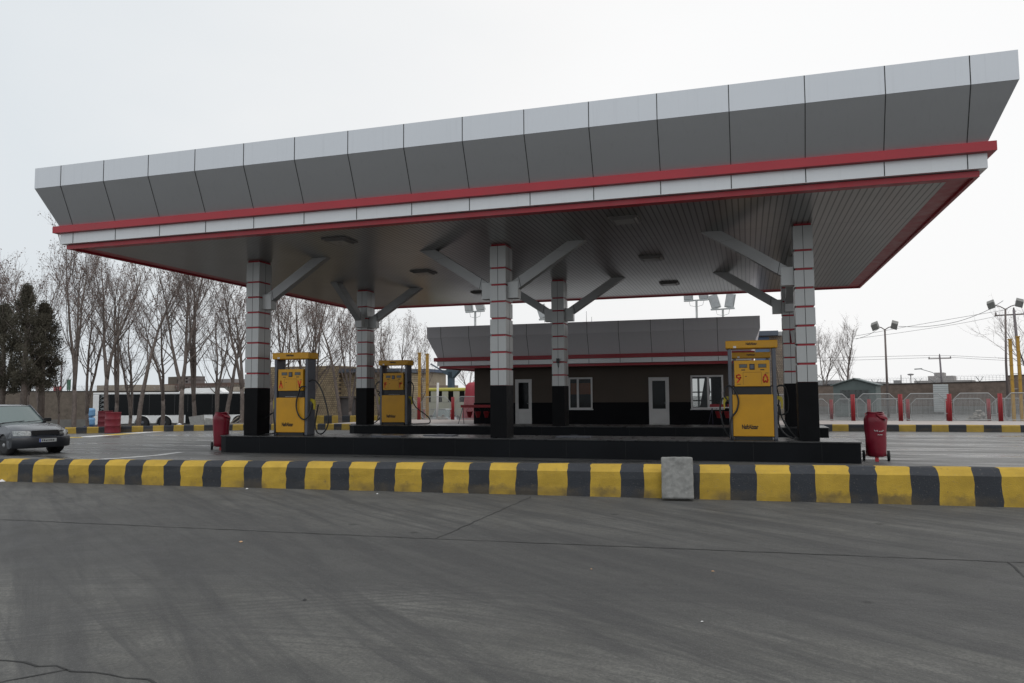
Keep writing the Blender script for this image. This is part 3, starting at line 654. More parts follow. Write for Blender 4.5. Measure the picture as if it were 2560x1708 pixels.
b.build('roof_aerial',galv,shop)
# ------------------------------------------------ fire bucket stands
fb=M('fire_red',(.30,.012,.02),.4,0,.1,3)
def bucket_stand(label,x0,x1,y,z,nb,gap):
    r=thing('bucket_stand',label,'bucket stand',((x0+x1)/2,y,z),0,'fire bucket stands by the shop')
    L=(x1-x0)/2; b=MB(); b.box(-L,L,-.03,.03,.78,.90); b.build('rail',fb,r)
    for s in(-1,1):
        b=MB(); b.tube([(s*(L-.02)-.10,-.15,0),(s*(L-.1),0,.80)],.014,5); b.tube([(s*(L-.02)+.08,.15,0),(s*(L-.1),0,.80)],.014,5); b.build('leg',M('stand_leg',(.03,.03,.06),.5),r)
    for k in range(nb):
        x=-L+gap+k*(2*L-2*gap)/max(1,nb-1)
        b=MB(); b.lathe([(.07,.33),(.15,.60),(.155,.60),(.13,.58)],(x,0,0),'z',16); o=b.build('bucket',fb,r)
        b=MB(); b.tube([(x-.15,0,.6),(x-.08,0,.72),(x,0,.78),(x+.08,0,.72),(x+.15,0,.6)],.006,5); b.build('handle',dark,o)
    return r
bucket_stand('red fire bucket stand with three hanging buckets at the left corner of the shop',gx(1152,32.6),gx(1238,32.6),32.6,PZ,3,.42)
rs=bucket_stand('red fire bucket stand before the right shop window, behind a yellow pump',gx(1774,32.6),gx(1840,32.6),32.6,PZ,2,.35)
b=MB(); b.box(-.62,.62,-.034,-.031,.74,.78); b.build('white_strip',white,rs)
# ------------------------------------------------ fences
def fence(label,xs,y,z,group,h=1.25,wires=True):
    r=thing('fence',label,'fence',((xs[0]+xs[-1])/2,y,z),0,group); off=r.location
    for x in xs:
        b=MB(off)
        for dx in(-.062,0,.062): b.tube([(x+dx,y,z),(x+dx,y,z+h)],.034,8)
        b.box(x-.10,x+.10,y-.012,y+.012,z,z+.02); b.build('post',redpost,r)
    for a,c in zip(xs[:-1],xs[1:]):
        if c-a>2.6 or c-a<1.2: continue
        a2=a+.17;c2=c-.17; z0=z+.06; z1=z+h+.02; q=.28
        b=MB(off); b.tube([(a2,y,z0+.12),(a2+.12,y,z0),(c2-.12,y,z0),(c2,y,z0+.12),(c2,y,z1-q),(c2-q,y,z1),(a2+q,y,z1),(a2,y,z1-q),(a2,y,z0+.12)],.021,6,0,False)
        for zz in (z+.35,z+.95): b.tube([(a+.09,y,zz),(a2,y,zz)],.014,5); b.tube([(c2,y,zz),(c-.09,y,zz)],.014,5)
        p=b.build('panel_frame',galv,r)
        b=MB(off); w=.0035; x=a2+.05
        while x<c2: 
            t=max(0,q-(x-a2)); t=max(t,q-(c2-x)); b.box(x-w,x+w,y-w,y+w,z0,z1-max(0,t)); x+=.055
        zz=z0+.06
        while zz<z1:
            t=max(0,zz-(z1-q)); b.box(a2+t,c2-t,y-w+.001,y+w-.001,zz-w,zz+w); zz+=.055
        b.build('wire_mesh',galv,p)
    return r
sp=2.04
fence('red post and white mesh panel fence along the pavement edge right of the shop',[.7+sp*k for k in range(0,13)],39.5,PZ,'mesh fences on the pavement')
fence('red post and white mesh panel fence along the pavement left of the shop',[-19.65,-17.61,-15.57,-13.53,-11.49],39.5,PZ,'mesh fences on the pavement')
fence('more distant red post mesh fence behind the right pavement fence, seen through its panels',[2.7+2.05*k for k in range(0,9)],49,-.03,'mesh fences on the pavement')
fence('more distant red post mesh fence behind the left pavement fence, seen through its panels',[-24.5,-22.5,-20.62,-18.6,-16.6,-14.6],47,-.55,'mesh fences on the pavement')
# ------------------------------------------------ yellow barrier posts
def yposts(label,u1,u2,v1,v2,fw):
    p=at(u1,v1,fw); q=at(u2,v2,fw); r=thing('height_barrier',label,'height barrier',((p.x+q.x)/2,(p.y+q.y)/2,.1),0,'tall yellow post pairs'); off=r.location
    for t in(p,q):
        b=MB(off); b.box(t.x-.07,t.x+.07,t.y-.07,t.y+.07,.0,t.z); b.box(t.x-.1,t.x+.1,t.y-.1,t.y+.1,t.z,t.z+.05)
        for k in range(1,6): b.box(t.x-.09,t.x+.09,t.y-.09,t.y+.09,k*.75,k*.75+.03)
        b.build('post',yellow2,r,.01)
    b=MB(off)
    for z in (.9,1.75,2.55): b.tube([(p.x,p.y,z),(q.x,q.y,z)],.02,6)
    b.build('rung',galv,r)
yposts('pair of tall yellow steel posts behind the mesh fence, just left of the shop roof',1049,1068.5,884,887,43.5)
yposts('pair of tall yellow steel posts at the far right edge, in front of the wall',2525,2544,850,843,40.5)
# ------------------------------------------------ perimeter walls with barbed wire
def wall(name,label,pts,h,mat,group=None,zb=-1.2,wire=True,cat='wall'):
    # pts: (x,y,ztop)
    c=Vector(pts[len(pts)//2][:2]); r=thing(name,label,cat,(c.x,c.y,0),0,group); off=r.location
    b=MB(off); 
    for p,q in zip(pts[:-1],pts[1:]):
        d=(Vector(q[:2])-Vector(p[:2])).normalized(); n=Vector((-d.y,d.x))*.12
        P=[Vector(p[:2])-n,Vector(q[:2])-n,Vector(q[:2])+n,Vector(p[:2])+n]; zt=[p[2],q[2],q[2],p[2]]
        b.add([(v.x,v.y,zb) for v in P]+[(v.x,v.y,t) for v,t in zip(P,zt)],[(0,3,2,1),(4,5,6,7),(0,1,5,4),(1,2,6,5),(2,3,7,6),(3,0,4,7)])
    b.build('brickwork',mat,r)
    b=MB(off); b2=MB(off)
    for p,q in zip(pts[:-1],pts[1:]):
        d=(Vector(q[:2])-Vector(p[:2])).normalized(); n=Vector((-d.y,d.x))*.15
        P=[Vector(p[:2])-n,Vector(q[:2])-n,Vector(q[:2])+n,Vector(p[:2])+n]; zt=[p[2],q[2],q[2],p[2]]
        b.add([(v.x,v.y,t+.002) for v,t in zip(P,zt)]+[(v.x,v.y,t+.08) for v,t in zip(P,zt)],[(0,3,2,1),(4,5,6,7),(0,1,5,4),(1,2,6,5),(2,3,7,6),(3,0,4,7)])
        n2=n*.87
        P=[Vector(p[:2])-n2*1.3,Vector(q[:2])-n2*1.3,Vector(q[:2])-n2,Vector(p[:2])-n2]
        b2.add([(v.x,v.y,zb) for v in P]+[(v.x,v.y,.55 if zb>-1.25 else -.2) for v in P],[(0,3,2,1),(4,5,6,7),(0,1,5,4),(1,2,6,5),(2,3,7,6),(3,0,4,7)])
    b.build('coping',M('coping_dark',(.05,.042,.038),.9),r); b2.build('plinth',M('wall_plinth',(.15,.145,.135),.9,0,.2,2),r)
    if wire:
        b=MB(off); br=MB(off); tot=0
        for p,q in zip(pts[:-1],pts[1:]):
            P=Vector(p);Q=Vector(q); L=(Q-P).length; n=int(L/3); d=(Q-P).normalized()
            for k in range(n+1):
                c=P+d*min(L,k*3); br.tube([c+Vector((0,0,.05)),c+Vector((-.28,-.1,.45))],.025,4); br.tube([c+Vector((0,0,.05)),c+Vector((.28,.1,.45))],.02,4)
            for zz in (.18,.32,.45): b.tube([P+Vector((0,0,zz)),Q+Vector((0,0,zz))],.007,3)
            m_=int(L/.22); path=[P+d*(L*k/(m_*6))+Vector((0,.28*math.cos(k*math.pi/3),.35+.25*math.sin(k*math.pi/3))) for k in range(m_*6)]
            b.tube(path,.005,3,0,False)
        b.build('barbed_wire',galv,r); br.build('wire_bracket',galv,r)
    return r
A=at(1950,968,60); B=at(2188,963,60); C_=at(2335,959.5,58); D_=at(2521,954,56); E_=at(2620,948,55)
wall('perimeter_wall','long brown brick wall topped with barbed wire along the right side',[(A.x,A.y,A.z),(B.x,B.y,B.z),(C_.x,C_.y,C_.z),(D_.x,D_.y,D_.z)],2,wallbrick_r)
p0=at(2521,955,57.5);p1=at(2640,934,57.5)
wall('perimeter_wall','taller grey wall section at the far right edge behind the yellow posts',[(p0.x+.1,p0.y+.5,p0.z+.42),(p1.x,p1.y+.5,p1.z)],2,wallbrick_r,wire=False)
A=at(-260,980,64); B=at(300,979.5,66); C_=at(660,981,68)
wall('perimeter_wall','long beige wall behind the left trees and the white bus',[(A.x,A.y,A.z),(B.x,B.y,B.z),(C_.x,C_.y,C_.z)],2,wallbrick,zb=-1.6)
# white slatted panel on right wall
P=at(2351,960,57.2); r=MB((0,0,0)); r.box(-.5,.5,-.03,.03,0,2.05)
for k in range(13): r.box(-.5,.5,-.042,-.031,.08+k*.15,.10+k*.15,1)
o=r.build('slatted_panel',[M('panel_white',(.48,.50,.50),.7,0,.1,2),M('panel_grey',(.25,.27,.27),.7)]); o.location=(P.x,P.y,.15); o.rotation_euler=(0,0,math.radians(-3)); tag(o,'pale white panel with horizontal slats leaning on the right brick wall','panel')
# green gabled shed
P=at(2142,960,53); sh=thing('shed','small green shed with a gable roof in front of the right wall','shed',(P.x,P.y,0),-.298)
green=M('shed_green',(.125,.155,.150),.7,0,.1,2,dirt=.3)
b=MB(); b.box(-1.35,1.35,-1,1,0,2.1); b.prism([(-1.35,2.1),(1.35,2.1),(0,2.52)],-1,1); b.build('wall',green,sh)
b=MB(); b.obox((-.72,0,2.36),(.78,0,.235),(0,1.15,0),(-.01,0,.03)); b.obox((.72,0,2.36),(.78,0,-.235),(0,1.15,0),(.01,0,.03)); b.build('roof',M('shed_roof',(.15,.18,.18),.6),sh)
b=MB(); b.box(-.9,.9,-1.03,-1.002,.9,1.8); b.build('window',M('shed_window',(.09,.10,.10),.3),sh)
# ------------------------------------------------ poles and lamps
steel=M('pole_steel',(.16,.13,.12),.6,.3,.2,2)
def double_lamp(label,u,vtop,fw,lean,w,sz,group='twin head floodlight poles',base=None,tilt=1):
    p=at(u,vtop,fw); zb=gz(p.x,p.y) if base is None else base
    r=thing('floodlight_pole',label,'floodlight pole',(p.x,p.y,zb),-.298,group)
    H=p.z-zb
    b=MB(); b.tube([(0,0,0),(0,0,H*.5),(lean,0,H)],[.085,.07,.055],10); b.build('pole',steel,r)
    b=MB(); b.tube([(lean,0,H-.05),(lean-w*.5,0,H+w*.28),(lean-w,0,H+w*.42)],.03,6); b.tube([(lean,0,H-.05),(lean+w*.5,0,H+w*.22),(lean+w,0,H+w*.36)],.03,6); b.build('arm',steel,r)
    for s in(-1,1):
        c=Vector((lean+s*(w+.16),0,H+w*.42+.06)); t=math.radians(20*s)
        b=MB(); b.obox(c,(sz*.5*math.cos(t),0,-sz*.5*math.sin(t)),(0,sz*.4,.1),(sz*.38*math.sin(t),-.05,sz*.5*math.cos(t))); o=b.build('lamp_head',M('lamp_grey',(.20,.20,.19),.5,.2),r,.02)
    return r
double_lamp('lower twin floodlight on a steel pole just right of the green shed',2212,823,50,.0,.42,.40)
double_lamp('taller twin floodlight pole near the right edge beside the yellow posts',2508,772,50,.12,.62,.42)
def flood_bar(label,u,vbar,w,fw,heads,group='floodlight masts behind the shop roof'):
    p=at(u,vbar,fw); r=thing('floodlight_mast',label,'floodlight mast',(p.x,p.y,0),-.298+.08,group); H=p.z
    b=MB(); b.tube([(0,0,0),(0,0,H)],.085,8); b.build('pole',galv,r)
    b=MB(); b.box(-w/2,w/2,-.04,.04,H-.05,H+.05); b.tube([(-w*.3,0,H),(-w*.25,0,H-.4),(-.05,0,H-.5)],.015,5); b.tube([(w*.3,0,H),(w*.25,0,H-.4),(.05,0,H-.5)],.015,5); b.build('crossbar',galv,r)
    for s in(-1,1):
        if heads=='v': c=Vector((s*w*.34,-.1,H+.62)); t=math.radians(14*s); hx,hz=.36,.55
        else: c=Vector((s*w*.30,-.1,H+.35)); t=math.radians(-6*s); hx,hz=.36,.30
        b=MB(); b.obox(c,(hx*math.cos(t),0,-hx*math.sin(t)),(0,.10,.03),(hz*math.sin(t),-.12,hz*math.cos(t))); b.obox(c+Vector((0,.05,-hz-.06)),(hx*.9,0,0),(0,.08,0),(0,0,.06)); hd=b.build('lamp_head',M('flood_grey',(.48,.50,.50),.45,.3,.08),r,.02)
        b=MB(); b.obox(c+Vector((0,-.14,0)),(hx*.85*math.cos(t),0,-hx*.85*math.sin(t)),(0,.01,0),(hz*.85*math.sin(t),-.12,hz*.85*math.cos(t))); b.build('lamp_glass',M('flood_glass',(.62,.64,.65),.2),hd)
    return r
flood_bar('floodlight mast over the left end of the shop roof, left of the middle column',1188,779,1.75,60,'h')
flood_bar('floodlight mast partly hidden by the brace of the back middle column',1378,798,2.1,60,'v')
flood_bar('floodlight mast with lamps touching the canopy edge, left of the V shaped pair',1741,751,2.0,60,'h')
flood_bar('floodlight mast with two upright lamps in a V above the shop',1807,773,1.8,60,'v')
def upole(label,u0,vb,u1,vt,fw,bar,lampside=0):
    q=at(u1,vt,fw); b0=at(u0,vb,fw); r=thing('utility_pole',label,'utility pole',(q.x,q.y,0),-.298,'utility poles with a crossarm')
    H=q.z; b=MB(); b.tube([((u0-u1)*fw/F*1.3,0,-.5),(0,0,H)],[.16,.11],8); b.build('pole',M('pole_wood',(.17,.15,.16),.8,0,.2,2),r)
    b=MB(); b.box(-bar,bar,-.05,.05,H-.5,H-.38); b.build('crossarm',steel,r)
    b=MB()
    for x in(-bar+.1,0,bar-.1): b.lathe([(.05,0),(.09,.06),(.05,.12),(.08,.16),(.03,.24)],(x,0,(H-.37) if x else H),'z',8)
    b.build('insulator',M('insulator',(.12,.10,.10),.4),r)
    if lampside: 
        b=MB(); zz=at(u0,945,fw).z; b.tube([(0,0,zz),(-1.0,0,zz+.8),(-2.4,0,zz+1.3)],.05,6); b.obox((-2.8,0,zz+1.35),(.5,0,.02),(0,.15,0),(0,0,.08)); b.build('lamp_arm',galv,r)
    return r
upole('leaning utility pole with a crossarm behind the yellow posts at the right edge',2542,948,2534.5,775,72,1.55)
upole('distant utility pole with a crossarm and a street lamp arm beyond the right wall',2352,945,2349,889,110,1.45,1)
upole('thin utility pole beyond the left wall, between the dark conifers and the bare trees',155,975,155,900,110,1.0)
# overhead cables
def cable(name,label,pts,rad,group='overhead cables'):
    c=Vector(pts[0]); b=MB(c); P=[Vector(p) for p in pts]
    b.tube(smooth_path(P,6),rad,4,0,False); o=b.build(name,wire_m,None,fix=False); o.location=c; return tag(o,label,'cable',group)
cable('cable','sagging dark cable running from the tall twin floodlight down to the lower one',[at(2508,752,50.3),at(2460,780,50.3),at(2390,805,50.3),at(2310,817,50.3),at(2246,816,50.3)],.016)
cable('cable','thin cable from the left side of the lower twin floodlight out to the bare trees',[at(2200,820,51),at(2170,838,54),at(2140,848,60)],.014)
cable('cable','upper of the two long power lines rising to the utility pole at the right edge',[at(2130,842,76),at(2250,820,75),at(2400,794,73.5),at(2520,774,72)],.016)
cable('cable','lower of the two long power lines rising to the utility pole at the right edge',[at(2130,848,76),at(2250,832,75),at(2400,809,73.5),at(2515,786,72)],.014)
cable('cable','upper thin line crossing from the distant utility pole over the right wall',[at(1960,898,118),at(2150,893,112),at(2345,889,110),at(2450,893,110),at(2600,900,110)],.021)
cable('cable','lower thin line crossing from the distant utility pole over the right wall',[at(1960,905,118),at(2150,900,112),at(2355,894,110),at(2450,898,110),at(2600,906,110)],.021)
cable('cable','faint thin line crossing the sky behind the left bare trees',[at(120,896,110),at(300,899,110),at(620,903,110),at(1000,905,110)],.016)
# ------------------------------------------------ distant buildings
def bld(name,label,u0,u1,vt,fw,depth,mat,group=None,vb=None,cat='building'):
    a=at(u0,vt,fw); c=at(u1,vt,fw); cx=(a+c)/2; w=(c-a).xy.length/2
    r=thing(name,label,cat,(cx.x,cx.y,-1),-.298,group); z=cx.z+1; b=MB(); b.box(-w,w,0,depth,0,z); b.build('wall',mat,r); return r,w,z
fargrey=M('far_concrete',(.26,.25,.25),.9,0,.08,.2); fargrey2=M('far_concrete_b',(.33,.31,.30),.9,0,.08,.2)
wd=M('far_window',(.08,.08,.09),.4)
for k,(u0,u1,vt,fw,mt,lab) in enumerate([(2190,2292,958,125,fargrey,'low grey building far beyond the right wall, nearest the green shed'),
  (2293,2420,951,130,fargrey2,'low pale building far beyond the right wall, with a raised stepped roof'),
  (2150,2200,955,150,fargrey,'small far block just above the green shed roof'),(2040,2090,951,100,fargrey,'far low building behind the bare trees beside the front right column')]):
    r,w,z=bld('distant_building',lab,u0,u1,vt,fw,10,mt,'low buildings beyond the right wall')
    if k==1:
        b=MB(); b.box(-w*.55,w*.35,2,8,z+.002,z+.8); b.box(-w*.35,w*.0,3,7,z+.802,z+1.4); b.build('roof_block',mt,r)
    if k==0:
        b=MB(); b.box(-w*.2,w*.05,2,5,z+.002,z+.5); b.tube([(w*.1,3,z),(w*.1,3,z+1.4)],.08,5); b.build('roof_block',mt,r)
        b=MB(); b.lathe([(.3,0),(.5,.12),(.5,.2),(.2,.3)],(w*.5,4,z+1.3),'z',10); b.tube([(w*.5,4,z),(w*.5,4,z+1.3)],.08,5); b.build('roof_tank',fargrey,r)
    b=MB()
    for q in range(5): b.box(-w+.9+q*w*.38,-w+1.6+q*w*.38,-.03,-.002,z-1.0,z-.45)
    b.build('window',wd,r)
# brick building behind the shop, right
x0,x1=gx(1893,46),gx(1978,46); tb=thing('brick_building','tall pale brick building behind the right end of the shop roof','building',((x0+x1)/2,46,0))
zt_=atY(1930,829,46).z; w=(x1-x0)/2
b=MB(); b.box(-w,w,0,6,-.1,zt_-.25); b.build('wall',ybrick_r:=brick_mat('tan_brick',(.34,.28,.21),(.26,.21,.16),(.13,.10,.09),3.0,.35,.3),tb)
b=MB(); b.box(-w-.2,w*.35,-.4,6.2,zt_-.248,zt_+.02); b.build('roof_slab',M('slab_bluegrey',(.10,.12,.15),.7),tb)
b=MB(); b.box(w*.352,w+.1,-.1,6.2,zt_-.248,zt_-.02); b.build('roof_edge',M('slab_pale',(.45,.46,.46),.7),tb)
b=MB(); b.box(-w+.0,-w+.75,-.05,-.002,zt_-1.2,zt_-.3); b.box(-w+.0,-w+.75,-.05,-.002,zt_-3.4,zt_-1.5); b.build('blue_panel',M('panel_blue',(.10,.16,.26),.6),tb)
# yellow brick building, left of centre
yb=thing('brick_building','rough yellow brick building behind the bare trees, between the two left pumps','building',(gx(760,45),45,-.6))
a_,c_=gx(672,45),gx(847,45); a2,c2=gx(848,45),gx(990,45)
b=MB(yb.location); z1=atY(760,916,45).z; z2=atY(900,931,45).z
b.box(a_,c_,45,50,-.6,z1); b.build('wall',ybrick,yb)
b=MB(yb.location); b.box(c_+.004,c2,45.3,50,-.6,z2); b.build('lower_wall',ybrick,yb)
b=MB(yb.location); b.box(c_+.01,c2+.2,45.0,50.1,z2+.002,z2+.22); b.build('roof_slab',M('slab_bluegrey',(.10,.12,.15),.7),yb)
b=MB(yb.location); b.box(gx(850,45.2),gx(888,45.2),45.2,45.296,.3,1.45); b.box(gx(850,45.2),gx(895,45.2),45.1,45.28,1.5,1.6); b.build('window',M('old_window',(.10,.09,.09),.5),yb)
LY=68
lb=thing('low_building','low beige building with a dark blue roof edge behind the yellow posts','building',(gx(1020,LY),LY,-.9))
b=MB(lb.location); z1=atY(1020,931,LY).z; b.box(gx(975,LY),gx(1066,LY),LY,LY+5,-.9,z1); b.build('wall',M('beige_wall',(.33,.28,.21),.9,0,.1,1),lb)
b=MB(lb.location); b.box(gx(970,LY),gx(1074,LY),LY-.4,LY+5.3,z1+.002,z1+.30); b.build('roof_slab',M('roof_blue',(.06,.09,.15),.6),lb)
b=MB(lb.location); b.box(gx(1000,LY-2),gx(1136,LY-2),LY-2,LY-1,-.9,atY(1060,964,LY-2).z); b.build('front_wall',M('tan_wall',(.25,.19,.15),.9,0,.1,1),lb)
# far left buildings behind the bus
r,w,z=bld('low_building','long low beige building behind the white bus and the wall',205,360,963,78,8,M('tan_wall_b',(.30,.25,.20),.9,0,.1,.5))
r,w,z=bld('low_building','beige building with a long brown roof beam above the white bus',330,640,962,80,8,M('beige_wall_b',(.38,.33,.27),.9,0,.1,.5))
b=MB(); b.box(-w*.75,w,-.6,8.2,z-.30,z+.12); b.build('roof_beam',M('roof_brown',(.12,.075,.06),.8),r)
b=MB(); b.prism([(-w*.35,z+.1),(-w*.2,z+.1),(-w*.1,z-.9),(-w*.14,z-.9)],-1,-.6); b.build('strut',M('roof_brown',(.12,.075,.06),.8),r)
b=MB(); b.box(-w*.98,-w*.72,1,4,z+.13,z+.95); b.build('roof_hut',M('hut_brown',(.10,.085,.07),.9),r)
b=MB(); x=-w*.70
for zz in (0,.35,.7): b.box(x,x+2.0,1,3,z+.13+zz,z+.28+zz)
for xx in (0,.65,1.3,1.85): b.box(x+xx,x+xx+.15,1.01,2.99,z+.281,z+.98)
b.build('roof_block',M('block_grey',(.17,.15,.145),.9),r)
b=MB(); b.box(w*.4,w*.7,1,4,z+.13,z+.55); b.build('roof_block',fargrey,r)
for (u0,u1,v0,v1,fw,c,lab,nm) in [(128,158,966,977,80,(.45,.05,.06),'small red sign board just above the left wall','sign_board'),(166,177,949,975,80,(.05,.14,.09),'small green sign board beside the bare trunk above the left wall','sign_board')]:
    P=at((u0+u1)/2,v1,fw); b=MB(); w=(u1-u0)*fw/F/2; h=(v1-v0)*fw/F; b.box(-w,w,-.1,.1,0,h); b.box(-w*.8,-w*.7,-.05,.05,-3.2,0); b.box(w*.7,w*.8,-.05,.05,-3.2,0); b.box(-w*.8,w*.8,-.106,-.1,h*.1,h*.25)
    o=b.build(nm,M(nm+str(u0),c,.6)); o.location=P; o.rotation_euler=(0,0,-.298); tag(o,lab,'sign')
# blue steel canopy frame left of the shop
P=at(1128,966,66); r=thing('steel_canopy','dark blue steel canopy frame on one column, under the left corner of the shop roof','canopy frame',(P.x,P.y,-.8),-.298)
bl=M('blue_steel',(.055,.085,.12),.6)
z1=at(1128,930,66).z+.8; b=MB(); b.box(-.24,.24,-.2,.2,0,z1); b.build('column',bl,r)
b=MB(); b.prism([(-.9,z1-.02),(-.3,z1+.25),(.3,z1+.55),(3.2,z1+.55),(3.2,z1+.15),(1.0,z1+.1),(.25,z1-.55),(-.25,z1-.55),(-.25,z1-.3)],-.2,.2); b.tube([(-2.3,0,z1+.75),(-.7,0,z1-.02)],.07,5); b.build('truss',bl,r)
# ------------------------------------------------ things behind the left fence
P=at(1094,1005,44.5); zb=-.3; b=MB(); H=at(1094,957,44.5).z-zb; b.tube([(0,0,0),(.06,0,H*.45),(.1,0,H)],.07,8); o=b.build('marker_post',white); o.location=(P.x-.08,P.y,zb); tag(o,'slim white post leaning slightly between the yellow posts and the shop','post')
tarp=M('red_tarp',(.36,.035,.055),.6,0,.12,1.2,.6,5)
P=at(1183,1040,46); b=MB(); n=26; prof=[(1.25,0),(1.2,.6),(1.12,1.2),(.95,2.0),(.85,2.45),(.55,2.62),(.1,2.66)]
vs=[]
for k,(rr,z) in enumerate(prof):
    for j in range(n):
        a=2*math.pi*j/n; q=rr*(1+.07*math.sin(4*a+k)+.04*math.sin(9*a)); ex=1/max(abs(math.cos(a)),abs(math.sin(a)))**.55; vs.append((q*ex*math.cos(a)*.62,q*ex*math.sin(a)*.62,z))
b.add(vs,[(i*n+j,i*n+(j+1)%n,(i+1)*n+(j+1)%n,(i+1)*n+j) for i in range(len(prof)-1) for j in range(n)]+[tuple(range((len(prof)-1)*n,len(prof)*n))],0,True)
o=b.build('covered_stack',tarp); zt=at(1183,955,46).z; o.location=(P.x+.15,P.y,zt-2.66); tag(o,'tall stack under a red tarpaulin beside the left wall of the shop','covered stack')
# gravel heaps
rock=M('rubble',(.34,.32,.29),.95,0,.25,3,.8,12)
def heap(label,P,w,h,d,seed):
    R3=random.Random(seed); b=MB(); n=18
    for k in range(70):
        a=R3.uniform(0,6.28); q=R3.random()**.6; s_=R3.uniform(.08,.2)*w*.6; x=math.cos(a)*q*w/2; y=math.sin(a)*q*d/2; z=h*(1-q)*R3.uniform(.3,1)
        pts=[]
        bmm=bmesh.new(); bmesh.ops.create_icosphere(bmm,subdivisions=1,radius=s_)
        vs=[(v.co.x*R3.uniform(.7,1.2)+x,v.co.y*R3.uniform(.7,1.2)+y,max(0,v.co.z*.7*R3.uniform(.7,1.2)+z)) for v in bmm.verts]; bmm.verts.ensure_lookup_table()
        b.add(vs,[tuple(v.index for v in f.verts) for f in bmm.faces]); bmm.free()
    o=b.build('rubble_heap',rock); o.location=P; return tag(o,label,'rubble heap',kind=None)
P=at(2445,1052,44); heap('pale heap of broken rubble behind the right fence, near its end',(P.x,P.y,0),1.3,.62,1.0,4)
P=at(1108,1048,43); heap('pale rubble heap behind the left fence',(P.x,P.y,.05),1.3,.5,.9,8)
# ------------------------------------------------ drums, barrels
def drum(label,loc,mat,r_=.33,h=.95,rz=0,cat='drum',dent=.03,seed=1):
    b=MB(); n=28; prof=[(r_,0),(r_*1.03,.02),(r_,.05),(r_,h*.32),(r_*1.04,h*.345),(r_,h*.37),(r_,h*.64),(r_*1.04,h*.665),(r_,h*.69),(r_,h*.96),(r_*1.03,h*.98),(r_*1.03,h),(r_*.96,h),(r_*.95,h-.03),(0.01,h-.03)]
    vs=[]
    for k,(rr,z) in enumerate(prof):
        for j in range(n):
            a=2*math.pi*j/n; q=rr*(1+dent*math.sin(3*a+seed+z*4)*.6); vs.append((q*math.cos(a),q*math.sin(a),z))
    b.add(vs,[(i*n+j,i*n+(j+1)%n,(i+1)*n+(j+1)%n,(i+1)*n+j) for i in range(len(prof)-1) for j in range(n)]+[tuple(range(n))[::-1]],0,True)
    o=b.build('drum',mat); o.location=loc; tag(o,label,cat); return o
dr=M('drum_red',(.19,.012,.025),.5,0,.15,4,dirt=.25)
o=drum('dented red steel drum standing on the road in front of the white bus',(-27.95,28.35,0),dr); o['group']='red steel drums'
P=at(262,1075,38); o=drum('second red drum half hidden behind the dented one',(P.x,P.y,.16),M('drum_red_dark',(.13,.01,.02),.6,0,.15,4),seed=3,h=.8); o['group']='red steel drums'
bb=M('barrel_blue',(.16,.33,.55),.5)
P=at(227,1060,58)
r=thing('water_barrel','pair of pale blue barrels stacked against the rear of the white bus','barrel',(P.x,P.y,-.85))
for k in range(2):
    b=MB(); z=.35+k*.68; b.lathe([(.14,z),(.27,z+.06),(.29,z+.2),(.27,z+.33),(.29,z+.46),(.27,z+.6),(.12,z+.66)],(0,0,0),'z',18); b.build('barrel_body',bb,r)
b=MB(); b.box(-.35,.35,-.3,.3,0,.35); b.build('stand',M('blue_dark',(.03,.05,.14),.6),r)
# ------------------------------------------------ white bus
BF=60.; a=at(231,1030,BF); bus_z=gz(a.x,a.y)
c=at(640,1030,BF+1); bus=thing('bus','long white city bus with black windows parked behind the bare trees','bus',((a.x+c.x)/2,(a.y+c.y)/2,-.85),math.atan2(c.y-a.y,c.x-a.x)); BL=(c-a).xy.length; h=BL/2
zt=at(400,981,BF).z+.85
bw=M('bus_white',(.78,.79,.79),.35,0,.05,1,dirt=.12)
S_=F/BF
def bx(u): return (u-231)/S_-h
wz0=at(400,1038.5,BF).z+.85; wz1=at(400,986,BF).z+.85
arches=[(bx(383),.56),(bx(404),.56)]
arches=[(bx(352),.58),(bx(405),.60),(bx(590),.58)]
poly=[(-h,.35)]
for cx,rr in arches:
    for k in range(9):
        an=math.pi-math.pi*k/8; poly.append((cx+rr*math.cos(an),.42+rr*1.02*math.sin(an)))
poly+=[(h,.35),(h,wz0),(-h,wz0)]
b=MB(); b.prism(poly,0,2.5); b.box(-h,h,.0,2.5,wz1+.002,zt-.0)
b.box(-h,bx(246),0,2.5,wz0+.002,wz1)
b.build('body',bw,bus,.04)
b=MB(); b.box(bx(246)+.004,h-.03,.02,2.48,wz0+.003,wz1-.002); gl=b.build('window_band',bus_glass,bus)
b=MB()
for u in (270,288,330,368,430,462,478,522,560,600): b.box(bx(u)-.02,bx(u)+.02,-.004,.02,wz0+.02,wz1-.02)
b.build('window_divider',M('divider',(.03,.03,.032),.3),gl)
b=MB(); b.prism([(bx(440),zt),(bx(450),zt+.30),(bx(532),zt+.34),(bx(545),zt)],.4,2.1); b.prism([(bx(432),zt),(bx(438),zt+.15),(bx(446),zt+.2),(bx(447),zt)],.5,2.0); b.build('roof_unit',bw,bus,.05)
b=MB()
for u0,u1 in ((457,500),(524,562)): b.box(bx(u0),bx(u1),-.015,.02,.38,wz0+.25)
b.build('door',bus_glass,bus)
b=MB(); 
for u0,z0,z1 in ((247,wz0+.3,wz1-.2),): 
    for k in range(4):
        zc=wz0+.35+k*.33; b.tube([(bx(249),-.006,zc),(bx(256),-.006,zc+.18),(bx(262),-.006,zc+.02)],.03,4); b.tube([(bx(250),-.006,zc+.2),(bx(262),-.006,zc+.26)],.025,4)
b.build('window_lettering',M('bus_lettering',(.30,.32,.32),.6),gl)
